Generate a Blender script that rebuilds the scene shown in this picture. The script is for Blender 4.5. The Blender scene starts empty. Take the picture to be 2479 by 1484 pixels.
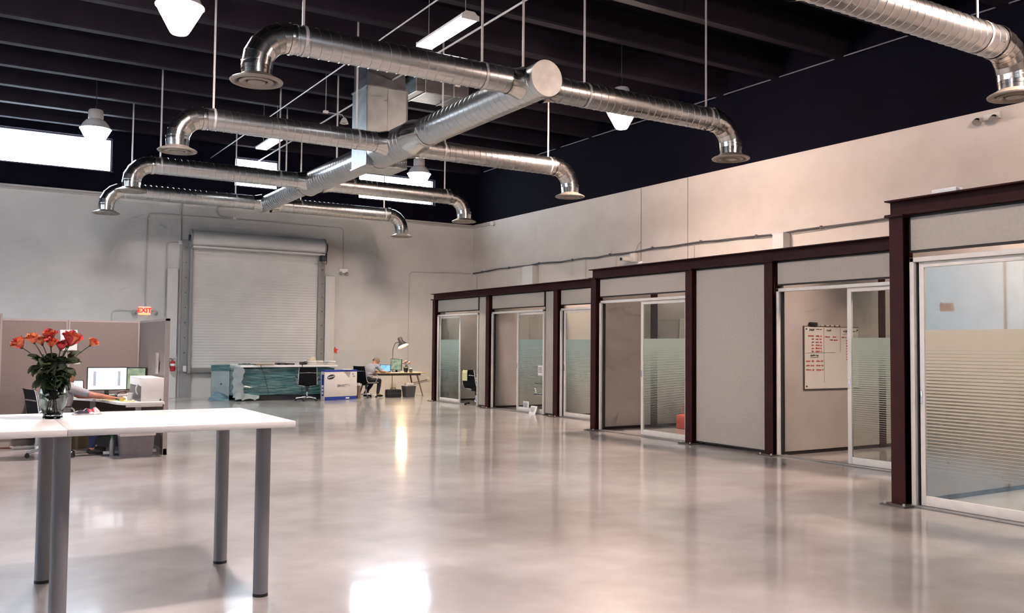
import bpy, bmesh, math, random
from mathutils import Vector, Matrix, Quaternion

# ------------------------------------------------------------------ camera, world, exposure
scene = bpy.context.scene
C = scene.collection
cam_d = bpy.data.cameras.new('camera')
cam_d.sensor_width = 36.0
cam_d.lens = 2155.9 / 2479.0 * 36.0
cam_d.clip_start = 0.05
cam_d.clip_end = 200
cam = bpy.data.objects.new('camera', cam_d)
C.objects.link(cam)
_r = Vector((0.85042179, -0.52602131, 0.00918455))
_u = Vector((-0.03065116, -0.03211072, 0.99901422))
_d = Vector((0.52520784, 0.84986498, 0.04343082))
cam.matrix_world = Matrix(((_r.x, _u.x, -_d.x, 0.0), (_r.y, _u.y, -_d.y, 0.0), (_r.z, _u.z, -_d.z, 1.5), (0, 0, 0, 1)))
scene.camera = cam

world = bpy.data.worlds.new('overcast_sky')
world.use_nodes = True
scene.world = world
_bg = world.node_tree.nodes['Background']
_bg.inputs['Color'].default_value = (0.80, 0.90, 1.0, 1)
_bg.inputs['Strength'].default_value = 22.0

scene.view_settings.view_transform = 'Standard'
scene.view_settings.look = 'None'
scene.view_settings.gamma = 1.0
scene.view_settings.use_curve_mapping = False
scene.view_settings.exposure = 0.3
try:
    scene.cycles.use_denoising = True
    scene.cycles.denoiser = 'OPENIMAGEDENOISE'
    scene.cycles.max_bounces = 6
    scene.cycles.diffuse_bounces = 3
    scene.cycles.glossy_bounces = 3
    scene.cycles.use_adaptive_sampling = True
    scene.cycles.adaptive_threshold = 0.13
    scene.cycles.adaptive_min_samples = 12
    scene.cycles.transparent_max_bounces = 16
    scene.cycles.transmission_bounces = 8
    scene.cycles.sample_clamp_indirect = 6.0
    scene.cycles.caustics_reflective = False
    scene.cycles.caustics_refractive = False
except Exception:
    pass

LAMP_POWER = 850.0      # watts of each high-bay lamp's downward beam

# ------------------------------------------------------------------ materials
MATS = {}
def mat(name, col, rough=0.5, metal=0.0, var=0.06, scale=6.0, bump=0.0, bscale=None, emit=None, estr=0.0,
        spec=0.5, rvar=0.0, stretch=None, coat=0.0, detail=4.0):
    if name in MATS:
        return MATS[name]
    m = bpy.data.materials.new(name)
    m.use_nodes = True
    nt = m.node_tree
    b = nt.nodes['Principled BSDF']
    b.inputs['Roughness'].default_value = rough
    b.inputs['Metallic'].default_value = metal
    b.inputs['Specular IOR Level'].default_value = spec
    if coat:
        b.inputs['Coat Weight'].default_value = coat
        b.inputs['Coat Roughness'].default_value = 0.1
    tc = nt.nodes.new('ShaderNodeTexCoord')
    mp = nt.nodes.new('ShaderNodeMapping')
    nt.links.new(tc.outputs['Object'], mp.inputs['Vector'])
    if stretch:
        mp.inputs['Scale'].default_value = stretch
    nz = nt.nodes.new('ShaderNodeTexNoise')
    nz.inputs['Scale'].default_value = scale
    nz.inputs['Detail'].default_value = detail
    nt.links.new(mp.outputs['Vector'], nz.inputs['Vector'])
    rp = nt.nodes.new('ShaderNodeValToRGB')
    rp.color_ramp.elements[0].position = 0.3
    rp.color_ramp.elements[1].position = 0.7
    lo = [max(0.0, c * (1 - var)) for c in col]
    hi = [min(1.0, c * (1 + var)) for c in col]
    rp.color_ramp.elements[0].color = (*lo, 1)
    rp.color_ramp.elements[1].color = (*hi, 1)
    nt.links.new(nz.outputs['Fac'], rp.inputs['Fac'])
    nt.links.new(rp.outputs['Color'], b.inputs['Base Color'])
    if rvar:
        mr = nt.nodes.new('ShaderNodeMapRange')
        mr.inputs['To Min'].default_value = max(0.02, rough - rvar)
        mr.inputs['To Max'].default_value = rough + rvar
        nt.links.new(nz.outputs['Fac'], mr.inputs['Value'])
        nt.links.new(mr.outputs['Result'], b.inputs['Roughness'])
    if bump:
        n2 = nt.nodes.new('ShaderNodeTexNoise')
        n2.inputs['Scale'].default_value = bscale or scale * 4
        n2.inputs['Detail'].default_value = 3
        nt.links.new(mp.outputs['Vector'], n2.inputs['Vector'])
        bp = nt.nodes.new('ShaderNodeBump')
        bp.inputs['Strength'].default_value = bump
        bp.inputs['Distance'].default_value = 0.02
        nt.links.new(n2.outputs['Fac'], bp.inputs['Height'])
        nt.links.new(bp.outputs['Normal'], b.inputs['Normal'])
    if emit:
        b.inputs['Emission Color'].default_value = (*emit, 1)
        b.inputs['Emission Strength'].default_value = estr
    MATS[name] = m
    return m

def glass_mat(name, tint=(0.92, 0.96, 0.94), rough=0.02, refl=1.0):
    """thin pane: clear transmission with a fresnel reflection"""
    if name in MATS:
        return MATS[name]
    m = bpy.data.materials.new(name); m.use_nodes = True
    nt = m.node_tree; nt.nodes.clear()
    out = nt.nodes.new('ShaderNodeOutputMaterial')
    mix = nt.nodes.new('ShaderNodeMixShader')
    tr = nt.nodes.new('ShaderNodeBsdfTransparent'); tr.inputs['Color'].default_value = (*tint, 1)
    gl = nt.nodes.new('ShaderNodeBsdfGlossy'); gl.inputs['Roughness'].default_value = rough
    fr = nt.nodes.new('ShaderNodeFresnel')
    ge = nt.nodes.new('ShaderNodeNewGeometry'); io = nt.nodes.new('ShaderNodeMapRange')   # the same reflectance on both faces of the pane
    io.inputs['To Min'].default_value = 1.5; io.inputs['To Max'].default_value = 1/1.5
    nt.links.new(ge.outputs['Backfacing'], io.inputs['Value']); nt.links.new(io.outputs['Result'], fr.inputs['IOR'])
    mu = nt.nodes.new('ShaderNodeMath'); mu.operation = 'MULTIPLY'; mu.inputs[1].default_value = refl
    nz = nt.nodes.new('ShaderNodeTexNoise'); nz.inputs['Scale'].default_value = 1.5
    bp = nt.nodes.new('ShaderNodeBump'); bp.inputs['Strength'].default_value = 0.01
    nt.links.new(nz.outputs['Fac'], bp.inputs['Height']); nt.links.new(bp.outputs['Normal'], gl.inputs['Normal'])
    nt.links.new(fr.outputs[0], mu.inputs[0]); nt.links.new(mu.outputs[0], mix.inputs['Fac'])
    nt.links.new(tr.outputs[0], mix.inputs[1]); nt.links.new(gl.outputs[0], mix.inputs[2])
    nt.links.new(mix.outputs[0], out.inputs['Surface'])
    MATS[name] = m
    return m

def film_mat(name, col, z_top, z_bot, pitch):
    """frosted privacy film, printed as bands that thin out towards the bottom"""
    m = bpy.data.materials.new(name); m.use_nodes = True
    nt = m.node_tree; nt.nodes.clear(); N = nt.nodes.new; L = nt.links.new
    out = N('ShaderNodeOutputMaterial'); mix = N('ShaderNodeMixShader'); tr = N('ShaderNodeBsdfTransparent')
    dm = N('ShaderNodeMixShader'); di = N('ShaderNodeBsdfDiffuse'); tl = N('ShaderNodeBsdfTranslucent')
    di.inputs['Color'].default_value = (*col, 1); tl.inputs['Color'].default_value = (*col, 1)
    dm.inputs['Fac'].default_value = 0.35
    L(di.outputs[0], dm.inputs[1]); L(tl.outputs[0], dm.inputs[2])
    ge = N('ShaderNodeNewGeometry'); sp = N('ShaderNodeSeparateXYZ'); L(ge.outputs['Position'], sp.inputs[0])
    du = N('ShaderNodeMapRange'); du.inputs['From Min'].default_value = z_bot; du.inputs['From Max'].default_value = z_top - 0.12
    du.inputs['To Min'].default_value = 0.0; du.inputs['To Max'].default_value = 1.02
    L(sp.outputs['Z'], du.inputs['Value'])
    dv = N('ShaderNodeMath'); dv.operation = 'DIVIDE'; dv.inputs[1].default_value = pitch; L(sp.outputs['Z'], dv.inputs[0])
    fr = N('ShaderNodeMath'); fr.operation = 'FRACT'; L(dv.outputs[0], fr.inputs[0])
    lt = N('ShaderNodeMath'); lt.operation = 'LESS_THAN'; L(fr.outputs[0], lt.inputs[0]); L(du.outputs[0], lt.inputs[1])
    op = N('ShaderNodeMath'); op.operation = 'MULTIPLY'; op.inputs[1].default_value = 0.88; L(lt.outputs[0], op.inputs[0])
    L(op.outputs[0], mix.inputs['Fac']); L(tr.outputs[0], mix.inputs[1]); L(dm.outputs[0], mix.inputs[2])
    L(mix.outputs[0], out.inputs['Surface'])
    MATS[name] = m
    return m

def emit_mat(name, col, s):
    if name in MATS:
        return MATS[name]
    m = bpy.data.materials.new(name); m.use_nodes = True
    nt = m.node_tree; nt.nodes.clear()
    out = nt.nodes.new('ShaderNodeOutputMaterial'); e = nt.nodes.new('ShaderNodeEmission')
    e.inputs['Color'].default_value = (*col, 1); e.inputs['Strength'].default_value = s
    nt.links.new(e.outputs[0], out.inputs['Surface'])
    MATS[name] = m
    return m

# ------------------------------------------------------------------ mesh helpers
V = Vector
class MB:
    def __init__(s):
        s.v = []; s.f = []; s.mi = []; s.cur = 0
    def add(s, vs, fs):
        o = len(s.v)
        s.v += [tuple(v) for v in vs]
        for f in fs:
            s.f.append(tuple(i + o for i in f)); s.mi.append(s.cur)
        return s
    def box(s, a, b, c=0.0):
        x0, y0, z0 = [min(a[i], b[i]) for i in range(3)]
        x1, y1, z1 = [max(a[i], b[i]) for i in range(3)]
        c = min(c, (x1-x0)*.49, (y1-y0)*.49, (z1-z0)*.49)
        if c <= 0:
            s.add([(x0,y0,z0),(x1,y0,z0),(x1,y1,z0),(x0,y1,z0),(x0,y0,z1),(x1,y0,z1),(x1,y1,z1),(x0,y1,z1)],
                  [(0,3,2,1),(4,5,6,7),(0,1,5,4),(1,2,6,5),(2,3,7,6),(3,0,4,7)])
            return s
        bm = bmesh.new()
        bmesh.ops.create_cube(bm, size=1.0)
        for v in bm.verts:
            v.co = V((x0 if v.co.x < 0 else x1, y0 if v.co.y < 0 else y1, z0 if v.co.z < 0 else z1))
        bmesh.ops.bevel(bm, geom=bm.edges[:] , offset=c, segments=2, affect='EDGES', profile=0.5)
        bm.verts.index_update()
        s.add([v.co[:] for v in bm.verts], [tuple(v.index for v in f.verts) for f in bm.faces])
        bm.free()
        return s
    def cyl(s, p0, p1, r0, r1=None, n=16, cap=True):
        return s.tube([p0, p1], [r0, r0 if r1 is None else r1], n, cap)
    def tube(s, pts, r, n=8, cap=True, flat=None):
        pts = [V(p) for p in pts]
        k = len(pts)
        rs = r if isinstance(r, (list, tuple)) else [r] * k
        tang = []
        for i in range(k):
            t = (pts[min(i+1, k-1)] - pts[max(i-1, 0)])
            tang.append(t.normalized() if t.length > 1e-9 else V((0,0,1)))
        t0 = tang[0]
        ref = V((0,0,1)) if abs(t0.z) < 0.9 else V((1,0,0))
        nrm = (ref - t0 * ref.dot(t0)).normalized()
        vs = []; fs = []
        for i in range(k):
            t = tang[i]
            if i > 0:
                q = tang[i-1].rotation_difference(t)
                nrm = q @ nrm
                nrm = (nrm - t * nrm.dot(t)).normalized()
            bn = t.cross(nrm)
            for j in range(n):
                a = 2 * math.pi * j / n
                ca, sa = math.cos(a) * rs[i], math.sin(a) * rs[i]
                if flat: sa *= flat
                vs.append(pts[i] + nrm * ca + bn * sa)
        for i in range(k - 1):
            for j in range(n):
                j2 = (j + 1) % n
                fs.append((i*n+j, i*n+j2, (i+1)*n+j2, (i+1)*n+j))
        if cap:
            fs.append(tuple(range(n - 1, -1, -1)))
            fs.append(tuple((k-1)*n + j for j in range(n)))
        return s.add(vs, fs)
    def lathe(s, prof, n=24, c=(0,0,0), cap=True):
        vs = []; fs = []
        k = len(prof)
        for (r, z) in prof:
            for j in range(n):
                a = 2*math.pi*j/n
                vs.append((c[0]+r*math.cos(a), c[1]+r*math.sin(a), c[2]+z))
        for i in range(k-1):
            for j in range(n):
                j2 = (j+1) % n
                fs.append((i*n+j, i*n+j2, (i+1)*n+j2, (i+1)*n+j))
        if cap:
            if prof[0][0] > 1e-4: fs.append(tuple(range(n-1, -1, -1)))
            if prof[-1][0] > 1e-4: fs.append(tuple((k-1)*n+j for j in range(n)))
        return s.add(vs, fs)
    def ell(s, c, r, nu=16, nv=10):
        prof = []
        vs = []; fs = []
        for i in range(nv+1):
            ph = math.pi * i / nv - math.pi/2
            for j in range(nu):
                a = 2*math.pi*j/nu
                vs.append((c[0]+r[0]*math.cos(ph)*math.cos(a), c[1]+r[1]*math.cos(ph)*math.sin(a), c[2]+r[2]*math.sin(ph)))
        for i in range(nv):
            for j in range(nu):
                j2 = (j+1) % nu
                fs.append((i*nu+j, i*nu+j2, (i+1)*nu+j2, (i+1)*nu+j))
        return s.add(vs, fs)
    def poly(s, pts, thick):
        """flat outline (list of 3D points) given a thickness vector"""
        n = len(pts); t = V(thick)
        vs = [V(p) for p in pts] + [V(p) + t for p in pts]
        fs = [tuple(range(n-1, -1, -1)), tuple(range(n, 2*n))] + [(i, (i+1) % n, n+(i+1) % n, n+i) for i in range(n)]
        return s.add(vs, fs)
    def grid(s, fn, nu, nv, thick=None):
        vs = [fn(i/nu, j/nv) for i in range(nu+1) for j in range(nv+1)]
        fs = [(i*(nv+1)+j, (i+1)*(nv+1)+j, (i+1)*(nv+1)+j+1, i*(nv+1)+j+1) for i in range(nu) for j in range(nv)]
        if thick:
            t = V(thick); m = len(vs)
            vs2 = [V(v)+t for v in vs]
            fs2 = [tuple(m+i for i in reversed(f)) for f in fs]
            rim = [i*(nv+1) for i in range(nu+1)] + [nu*(nv+1)+j for j in range(1, nv+1)] + [i*(nv+1)+nv for i in range(nu-1, -1, -1)] + [j for j in range(nv-1, 0, -1)]
            fr = [(rim[i], m+rim[i], m+rim[(i+1) % len(rim)], rim[(i+1) % len(rim)]) for i in range(len(rim))]
            return s.add(list(vs)+vs2, fs+fs2+[tuple(reversed(f)) for f in fr])
        return s.add(vs, fs)
    def xf(s, M, start=0):
        s.v = s.v[:start] + [tuple(M @ V(v)) for v in s.v[start:]]
        return s
    def mesh(s, name, mats, smooth=True, off=(0,0,0)):
        me = bpy.data.meshes.new(name)
        o = V(off)
        me.from_pydata([tuple(V(v) - o) for v in s.v], [], s.f)
        for m in (mats if isinstance(mats, (list, tuple)) else [mats]):
            me.materials.append(m)
        if isinstance(mats, (list, tuple)) and len(mats) > 1:
            me.polygons.foreach_set('material_index', s.mi)
        bm = bmesh.new(); bm.from_mesh(me)
        bmesh.ops.recalc_face_normals(bm, faces=bm.faces[:])
        bm.to_mesh(me); bm.free()
        if smooth:
            me.polygons.foreach_set('use_smooth', [True] * len(me.polygons))
            try:
                me.set_sharp_from_angle(angle=math.radians(38))
            except Exception:
                pass
        me.update()
        return me
    def build(s, name, mats, parent=None, smooth=True, w=False):
        """a part: geometry local to its thing; w=True when the points are world coordinates"""
        off = ROOT.get(parent.name, (0,0,0)) if (w and parent is not None) else (0,0,0)
        o = bpy.data.objects.new(name, s.mesh(name, mats, smooth, off))
        C.objects.link(o)
        if parent is not None:
            o.parent = parent
            ROOT[o.name] = ROOT.get(parent.name, (0,0,0))
        return o

ROOT = {}
def T(name, label, cat, loc=(0,0,0), rz=0.0, group=None):
    o = bpy.data.objects.new(name, None)
    C.objects.link(o)
    o.empty_display_size = 0.1
    o.location = loc; o.rotation_euler = (0, 0, rz)
    o['label'] = label; o['category'] = cat
    if group: o['group'] = group
    ROOT[o.name] = tuple(loc)
    return o
def S(mb, name, mats, label, cat, group=None, smooth=True):
    """a thing that is one mesh, origin at the middle of its base"""
    xs = [v[0] for v in mb.v]; ys = [v[1] for v in mb.v]; zs = [v[2] for v in mb.v]
    c = ((min(xs)+max(xs))/2, (min(ys)+max(ys))/2, min(zs))
    o = bpy.data.objects.new(name, mb.mesh(name, mats, smooth, c))
    C.objects.link(o); o.location = c
    o['label'] = label; o['category'] = cat
    if group: o['group'] = group
    ROOT[o.name] = c
    return o
def ST(mb, name, mats, smooth=False, parent=None):
    """a piece of the setting"""
    o = mb.build(name, mats, parent, smooth)
    if parent is None: o['kind'] = 'structure'
    return o
def dup(root, loc, rz, label, group=None):
    """copy a thing with its parts and sub-parts"""
    r = root.copy(); C.objects.link(r); r.location = loc; r.rotation_euler = (0, 0, rz)
    r['label'] = label
    if group: r['group'] = group
    ROOT[r.name] = tuple(loc)
    def rec(src, dst):
        for ch in [c for c in bpy.data.objects if c.parent == src]:
            c = ch.copy(); C.objects.link(c); c.parent = dst
            rec(ch, c)
    rec(root, r)
    return r
def dup_mesh(o, loc, label, rot=None, group=None, scale=None):
    c = o.copy(); C.objects.link(c); c.location = loc
    if rot: c.rotation_euler = rot
    if scale: c.scale = scale
    c['label'] = label
    if group: c['group'] = group
    return c
def arc(c, r, a0, a1, n, ax1, ax2):
    c = V(c); ax1 = V(ax1); ax2 = V(ax2)
    return [c + ax1*(r*math.cos(a0+(a1-a0)*i/n)) + ax2*(r*math.sin(a0+(a1-a0)*i/n)) for i in range(n+1)]
def rounded(pts, r, n=4):
    """polyline with rounded corners"""
    pts = [V(p) for p in pts]; out = [pts[0]]
    for i in range(1, len(pts)-1):
        a = (pts[i-1]-pts[i]); b = (pts[i+1]-pts[i])
        rr = min(r, a.length*.45, b.length*.45)
        p0 = pts[i] + a.normalized()*rr; p2 = pts[i] + b.normalized()*rr
        for k in range(n+1):
            t = k/n
            out.append(p0*(1-t)**2 + pts[i]*2*t*(1-t) + p2*t*t)
    out.append(pts[-1])
    return out
def text_mesh(txt, size, depth=0.002, bold=0.0):
    cu = bpy.data.curves.new('lettering', 'FONT')
    cu.body = txt; cu.size = size; cu.extrude = depth; cu.offset = bold
    cu.align_x = 'CENTER'; cu.align_y = 'CENTER'
    ob = bpy.data.objects.new('lettering', cu); C.objects.link(ob)
    dg = bpy.context.evaluated_depsgraph_get()
    me = bpy.data.meshes.new_from_object(ob.evaluated_get(dg))
    bpy.data.objects.remove(ob)
    vs = [v.co.copy() for v in me.vertices]; fs = [tuple(p.vertices) for p in me.polygons]
    bpy.data.meshes.remove(me)
    return vs, fs
def add_text(mb, txt, size, M, depth=0.002, bold=0.0, sx=1.0):
    vs, fs = text_mesh(txt, size, depth, bold)
    mb.add([M @ V((v.x*sx, v.y, v.z)) for v in vs], fs)
    return mb
def scribble(mb, p, ux, uy, w, h, seed, r=0.0035, words=None):
    """illegible handwriting: wavy pen strokes from p along ux, height along uy"""
    rnd = random.Random(seed)
    p = V(p); ux = V(ux); uy = V(uy)
    x = 0.0
    while x < w*0.97:
        wl = min(w-x, h*rnd.uniform(2.0, 3.6))
        if wl < h*0.5: break
        n = max(4, int(wl/h*5))
        pts = []
        for i in range(n+1):
            pts.append(p + ux*(x + wl*i/n) + uy*(h*(0.5 + (0.48 if i % 2 else -0.42)*rnd.uniform(0.35, 1.0))))
        mb.tube(pts, r, 4, True)
        x += wl + h*rnd.uniform(0.5, 0.9)
    return mb
R = math.radians
PI = math.pi

# ------------------------------------------------------------------ shared materials
def floor_material():
    m = bpy.data.materials.new('polished_concrete'); m.use_nodes = True
    nt = m.node_tree; b = nt.nodes['Principled BSDF']; N = nt.nodes.new; L = nt.links.new
    tc = N('ShaderNodeTexCoord')
    n1 = N('ShaderNodeTexNoise'); n1.inputs['Scale'].default_value = 0.55; n1.inputs['Detail'].default_value = 4; n1.inputs['Roughness'].default_value = 0.6
    n2 = N('ShaderNodeTexNoise'); n2.inputs['Scale'].default_value = 3.5; n2.inputs['Detail'].default_value = 5; n2.inputs['Roughness'].default_value = 0.65
    L(tc.outputs['Object'], n1.inputs['Vector']); L(tc.outputs['Object'], n2.inputs['Vector'])
    r1 = N('ShaderNodeValToRGB'); e = r1.color_ramp.elements
    e[0].position = 0.32; e[0].color = (0.29, 0.27, 0.255, 1); e[1].position = 0.68; e[1].color = (0.58, 0.575, 0.57, 1)
    r2 = N('ShaderNodeValToRGB'); e = r2.color_ramp.elements
    e[0].position = 0.3; e[0].color = (0.84, 0.82, 0.80, 1); e[1].position = 0.7; e[1].color = (1, 1, 1, 1)
    mx = N('ShaderNodeMix'); mx.data_type = 'RGBA'; mx.blend_type = 'MULTIPLY'; mx.inputs['Factor'].default_value = 1.0
    L(n1.outputs['Fac'], r1.inputs['Fac']); L(n2.outputs['Fac'], r2.inputs['Fac'])
    L(r1.outputs['Color'], mx.inputs['A']); L(r2.outputs['Color'], mx.inputs['B'])
    L(mx.outputs['Result'], b.inputs['Base Color'])
    mr = N('ShaderNodeMapRange'); mr.inputs['To Min'].default_value = 0.30; mr.inputs['To Max'].default_value = 0.40
    L(n2.outputs['Fac'], mr.inputs['Value']); L(mr.outputs['Result'], b.inputs['Roughness'])
    n3 = N('ShaderNodeTexNoise'); n3.inputs['Scale'].default_value = 2.6; n3.inputs['Detail'].default_value = 0.5
    L(tc.outputs['Object'], n3.inputs['Vector'])
    bp = N('ShaderNodeBump'); bp.inputs['Strength'].default_value = 0.2; bp.inputs['Distance'].default_value = 0.02
    L(n3.outputs['Fac'], bp.inputs['Height']); L(bp.outputs['Normal'], b.inputs['Normal'])
    b.inputs['Coat Weight'].default_value = 0.85
    b.inputs['Coat Roughness'].default_value = 0.10
    b.inputs['Coat IOR'].default_value = 1.45
    b3 = N('ShaderNodeBump'); b3.inputs['Strength'].default_value = 0.12; b3.inputs['Distance'].default_value = 0.02
    L(n3.outputs['Fac'], b3.inputs['Height']); L(b3.outputs['Normal'], b.inputs['Coat Normal'])
    return m
def wall_material(name, col, blotch=0.07, blocks=0.25, rough=0.6, spec=0.35):
    m = bpy.data.materials.new(name); m.use_nodes = True
    nt = m.node_tree; b = nt.nodes['Principled BSDF']; N = nt.nodes.new; L = nt.links.new
    ge = N('ShaderNodeNewGeometry'); sp = N('ShaderNodeSeparateXYZ'); L(ge.outputs['Position'], sp.inputs[0])
    ad = N('ShaderNodeMath'); ad.operation = 'ADD'; L(sp.outputs['X'], ad.inputs[0]); L(sp.outputs['Y'], ad.inputs[1])
    cb = N('ShaderNodeCombineXYZ'); L(ad.outputs[0], cb.inputs['X']); L(sp.outputs['Z'], cb.inputs['Y'])
    n1 = N('ShaderNodeTexNoise'); n1.inputs['Scale'].default_value = 1.1; n1.inputs['Detail'].default_value = 7; n1.inputs['Roughness'].default_value = 0.6
    L(cb.outputs[0], n1.inputs['Vector'])
    rp = N('ShaderNodeValToRGB'); e = rp.color_ramp.elements
    e[0].position = 0.3; e[0].color = (*[c*(1-blotch) for c in col], 1); e[1].position = 0.7; e[1].color = (*[min(1, c*(1+blotch)) for c in col], 1)
    L(n1.outputs['Fac'], rp.inputs['Fac']); L(rp.outputs['Color'], b.inputs['Base Color'])
    b.inputs['Roughness'].default_value = rough; b.inputs['Specular IOR Level'].default_value = spec
    br = N('ShaderNodeTexBrick'); br.inputs['Scale'].default_value = 1.0
    br.inputs['Brick Width'].default_value = 0.4; br.inputs['Row Height'].default_value = 0.2; br.inputs['Mortar Size'].default_value = 0.008
    br.inputs['Color1'].default_value = (1, 1, 1, 1); br.inputs['Color2'].default_value = (0.9, 0.9, 0.9, 1); br.inputs['Mortar'].default_value = (0, 0, 0, 1)
    L(cb.outputs[0], br.inputs['Vector'])
    bp = N('ShaderNodeBump'); bp.inputs['Strength'].default_value = blocks; bp.inputs['Distance'].default_value = 0.006
    L(br.outputs['Color'], bp.inputs['Height'])
    n2 = N('ShaderNodeTexNoise'); n2.inputs['Scale'].default_value = 14; n2.inputs['Detail'].default_value = 5; L(cb.outputs[0], n2.inputs['Vector'])
    b2 = N('ShaderNodeBump'); b2.inputs['Strength'].default_value = 0.18; b2.inputs['Distance'].default_value = 0.01
    L(n2.outputs['Fac'], b2.inputs['Height']); L(bp.outputs['Normal'], b2.inputs['Normal']); L(b2.outputs['Normal'], b.inputs['Normal'])
    MATS[name] = m
    return m
m_floor = floor_material()
m_wall = wall_material('painted_block_wall', (0.61, 0.56, 0.515))
m_wall_bk = wall_material('painted_back_wall', (0.57, 0.555, 0.54), blocks=0.12)
m_dark = wall_material('navy_black_paint', (0.0038, 0.0034, 0.0085), blotch=0.2, blocks=0.2, rough=0.8, spec=0.06)
m_ceil = mat('black_ceiling_paint', (0.0016, 0.0014, 0.0038), 0.75, spec=0.06, var=0.25, scale=2, bump=0.2)
m_beam = mat('lit_beam_paint', (0.0125, 0.0102, 0.016), 0.7, spec=0.1, var=0.2, scale=2, bump=0.2)  # black paint lightened to carry the lamp light on the beams
m_galv = mat('galvanized_duct', (0.56, 0.57, 0.575), 0.30, 1.0, var=0.05, scale=2, rvar=0.03)
m_galv_bright = mat('bright_galvanized_elbow', (0.66, 0.65, 0.63), 0.20, 1.0, var=0.05, scale=3, rvar=0.03)
m_galv_dull = mat('dull_galvanized_sheet', (0.50, 0.53, 0.53), 0.42, 1.0, var=0.12, scale=5, rvar=0.08)
m_rod = mat('zinc_rod', (0.60, 0.59, 0.60), 0.45, 0.5, var=0.08, scale=20)
m_diff = mat('diffuser_paint', (0.30, 0.27, 0.24), 0.4, 0.4, var=0.1, scale=15)
m_black = mat('black_plastic', (0.012, 0.012, 0.014), 0.4, var=0.2, scale=12)
m_maroon = mat('maroon_primer_steel', (0.032, 0.0065, 0.0065), 0.6, var=0.25, scale=5, bump=0.06, spec=0.2)
m_panel = mat('grey_fabric_panel', (0.435, 0.40, 0.35), 0.85, var=0.05, scale=30, bump=0.12, bscale=220)
m_panel_dk = mat('dark_gap_seal', (0.010, 0.008, 0.008), 0.6, var=0.2)
m_alu = mat('white_door_aluminium', (0.72, 0.69, 0.64), 0.4, var=0.05, scale=10)
m_pvc = mat('off_white_plastic', (0.68, 0.66, 0.63), 0.45, var=0.05, scale=12)
m_chrome = mat('polished_aluminium', (0.72, 0.72, 0.72), 0.18, 1.0, var=0.05, scale=20)
m_white = mat('white_laminate', (0.80, 0.78, 0.76), 0.30, var=0.03, scale=8)
m_paper = mat('white_paper', (0.82, 0.82, 0.82), 0.7, var=0.03, scale=10)
m_ink = mat('black_ink', (0.02, 0.02, 0.025), 0.6, var=0.1)
m_redink = mat('red_marker', (0.55, 0.05, 0.04), 0.6, var=0.15)
m_glass = glass_mat('door_glass')
m_pane = glass_mat('window_glass', (0.97, 0.98, 1.0))
m_pane_t = glass_mat('dimmed_window_glass', (0.68, 0.72, 0.76))  # tint added on unseen windows to keep the daylight fill moderate
m_pane_d = glass_mat('dimmed_bay_glass', (0.40, 0.435, 0.46))  # darker tint added to weaken the unseen bay's daylight and reflection
m_conduit = mat('painted_conduit', (0.46, 0.44, 0.42), 0.5, var=0.08, scale=9)

# ------------------------------------------------------------------ room shell
XR, YB, XL, YF = 14.12, 25.3, -11.0, -7.0
ZP, ZC = 5.40, 7.50
ST(MB().box((XL-.3, YF-.3, -.2), (XR+.3, YB+.3, 0)), 'floor', m_floor)
ceil = ST(MB().box((XL-.3, YF-.3, ZC), (XR+.3, YB+.3, ZC+.25)), 'ceiling', m_ceil)
y = 25.0
stem = MB()
stem.poly([(XL, -.17, .5), (XL, -.11, .03), (XL, -.09, 0), (XL, .09, 0), (XL, .11, .03), (XL, .17, .5)], (XR-XL, 0, 0))
stem_me = stem.mesh('ceiling_beam', m_beam, False)
while y > YF:
    o = bpy.data.objects.new('ceiling_beam', stem_me); C.objects.link(o); o.parent = ceil; o.location = (0, y, ZC-.5)
    y -= 1.56
# back wall with its three high windows
WIN = [(0.1, 3.24, 5.96, 6.83), (6.43, 7.68, 5.93, 6.74), (10.14, 12.72, 5.93, 6.74)]
SIDE = [(2.0, 4.6), (8.0, 10.6), (14.0, 16.6), (19.6, 22.2)]     # high windows of the left wall (y range)
FRONT = [(-7.0, -4.4), (-1.0, 1.6), (5.0, 7.6)]                  # high windows of the wall behind the camera (x range)
ZW0, ZW1 = 5.93, 6.78
lower = MB().box((XL, YB, 0), (XR+.3, YB+.3, ZP))
wb = ST(lower, 'wall_back', m_wall_bk)
up = MB()
xs = [XL] + [v for w_ in WIN for v in w_[:2]] + [XR+.3]
for i in range(0, len(xs), 2):
    up.box((xs[i], YB, ZP), (xs[i+1], YB+.3, ZC))
for (a, b_, z0, z1) in WIN:
    up.box((a, YB, ZP), (b_, YB+.3, z0)); up.box((a, YB, z1), (b_, YB+.3, ZC))
ST(up, 'upper_wall', m_dark, parent=wb)
wr = ST(MB().box((XR, YF, 0), (XR+.3, YB, ZP)), 'wall_right', m_wall)
ST(MB().box((XR, YF, ZP), (XR+.3, YB, ZC)), 'upper_wall', m_dark, parent=wr)
GY0, GY1, GZ0, GZ1 = 6.0, 18.0, 1.9, 4.5      # glazed bay of the left wall, unseen, sized to fill the near door's reflection
wl_ = MB().box((XL-.3, YF, 0), (XL, GY0, ZP)).box((XL-.3, GY1, 0), (XL, YB, ZP)).box((XL-.3, GY0, 0), (XL, GY1, GZ0)).box((XL-.3, GY0, GZ1), (XL, GY1, ZP))
wl = ST(wl_, 'wall_left', m_wall)
up = MB(); ys_ = [YF] + [v for w_ in SIDE for v in w_] + [YB]
for i in range(0, len(ys_), 2): up.box((XL-.3, ys_[i], ZP), (XL, ys_[i+1], ZC))
for a, b_ in SIDE: up.box((XL-.3, a, ZP), (XL, b_, ZW0)); up.box((XL-.3, a, ZW1), (XL, b_, ZC))
ST(up, 'upper_wall', m_dark, parent=wl)
wf = ST(MB().box((XL, YF-.3, 0), (XR+.3, YF, ZP)), 'wall_front', m_wall)
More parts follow.
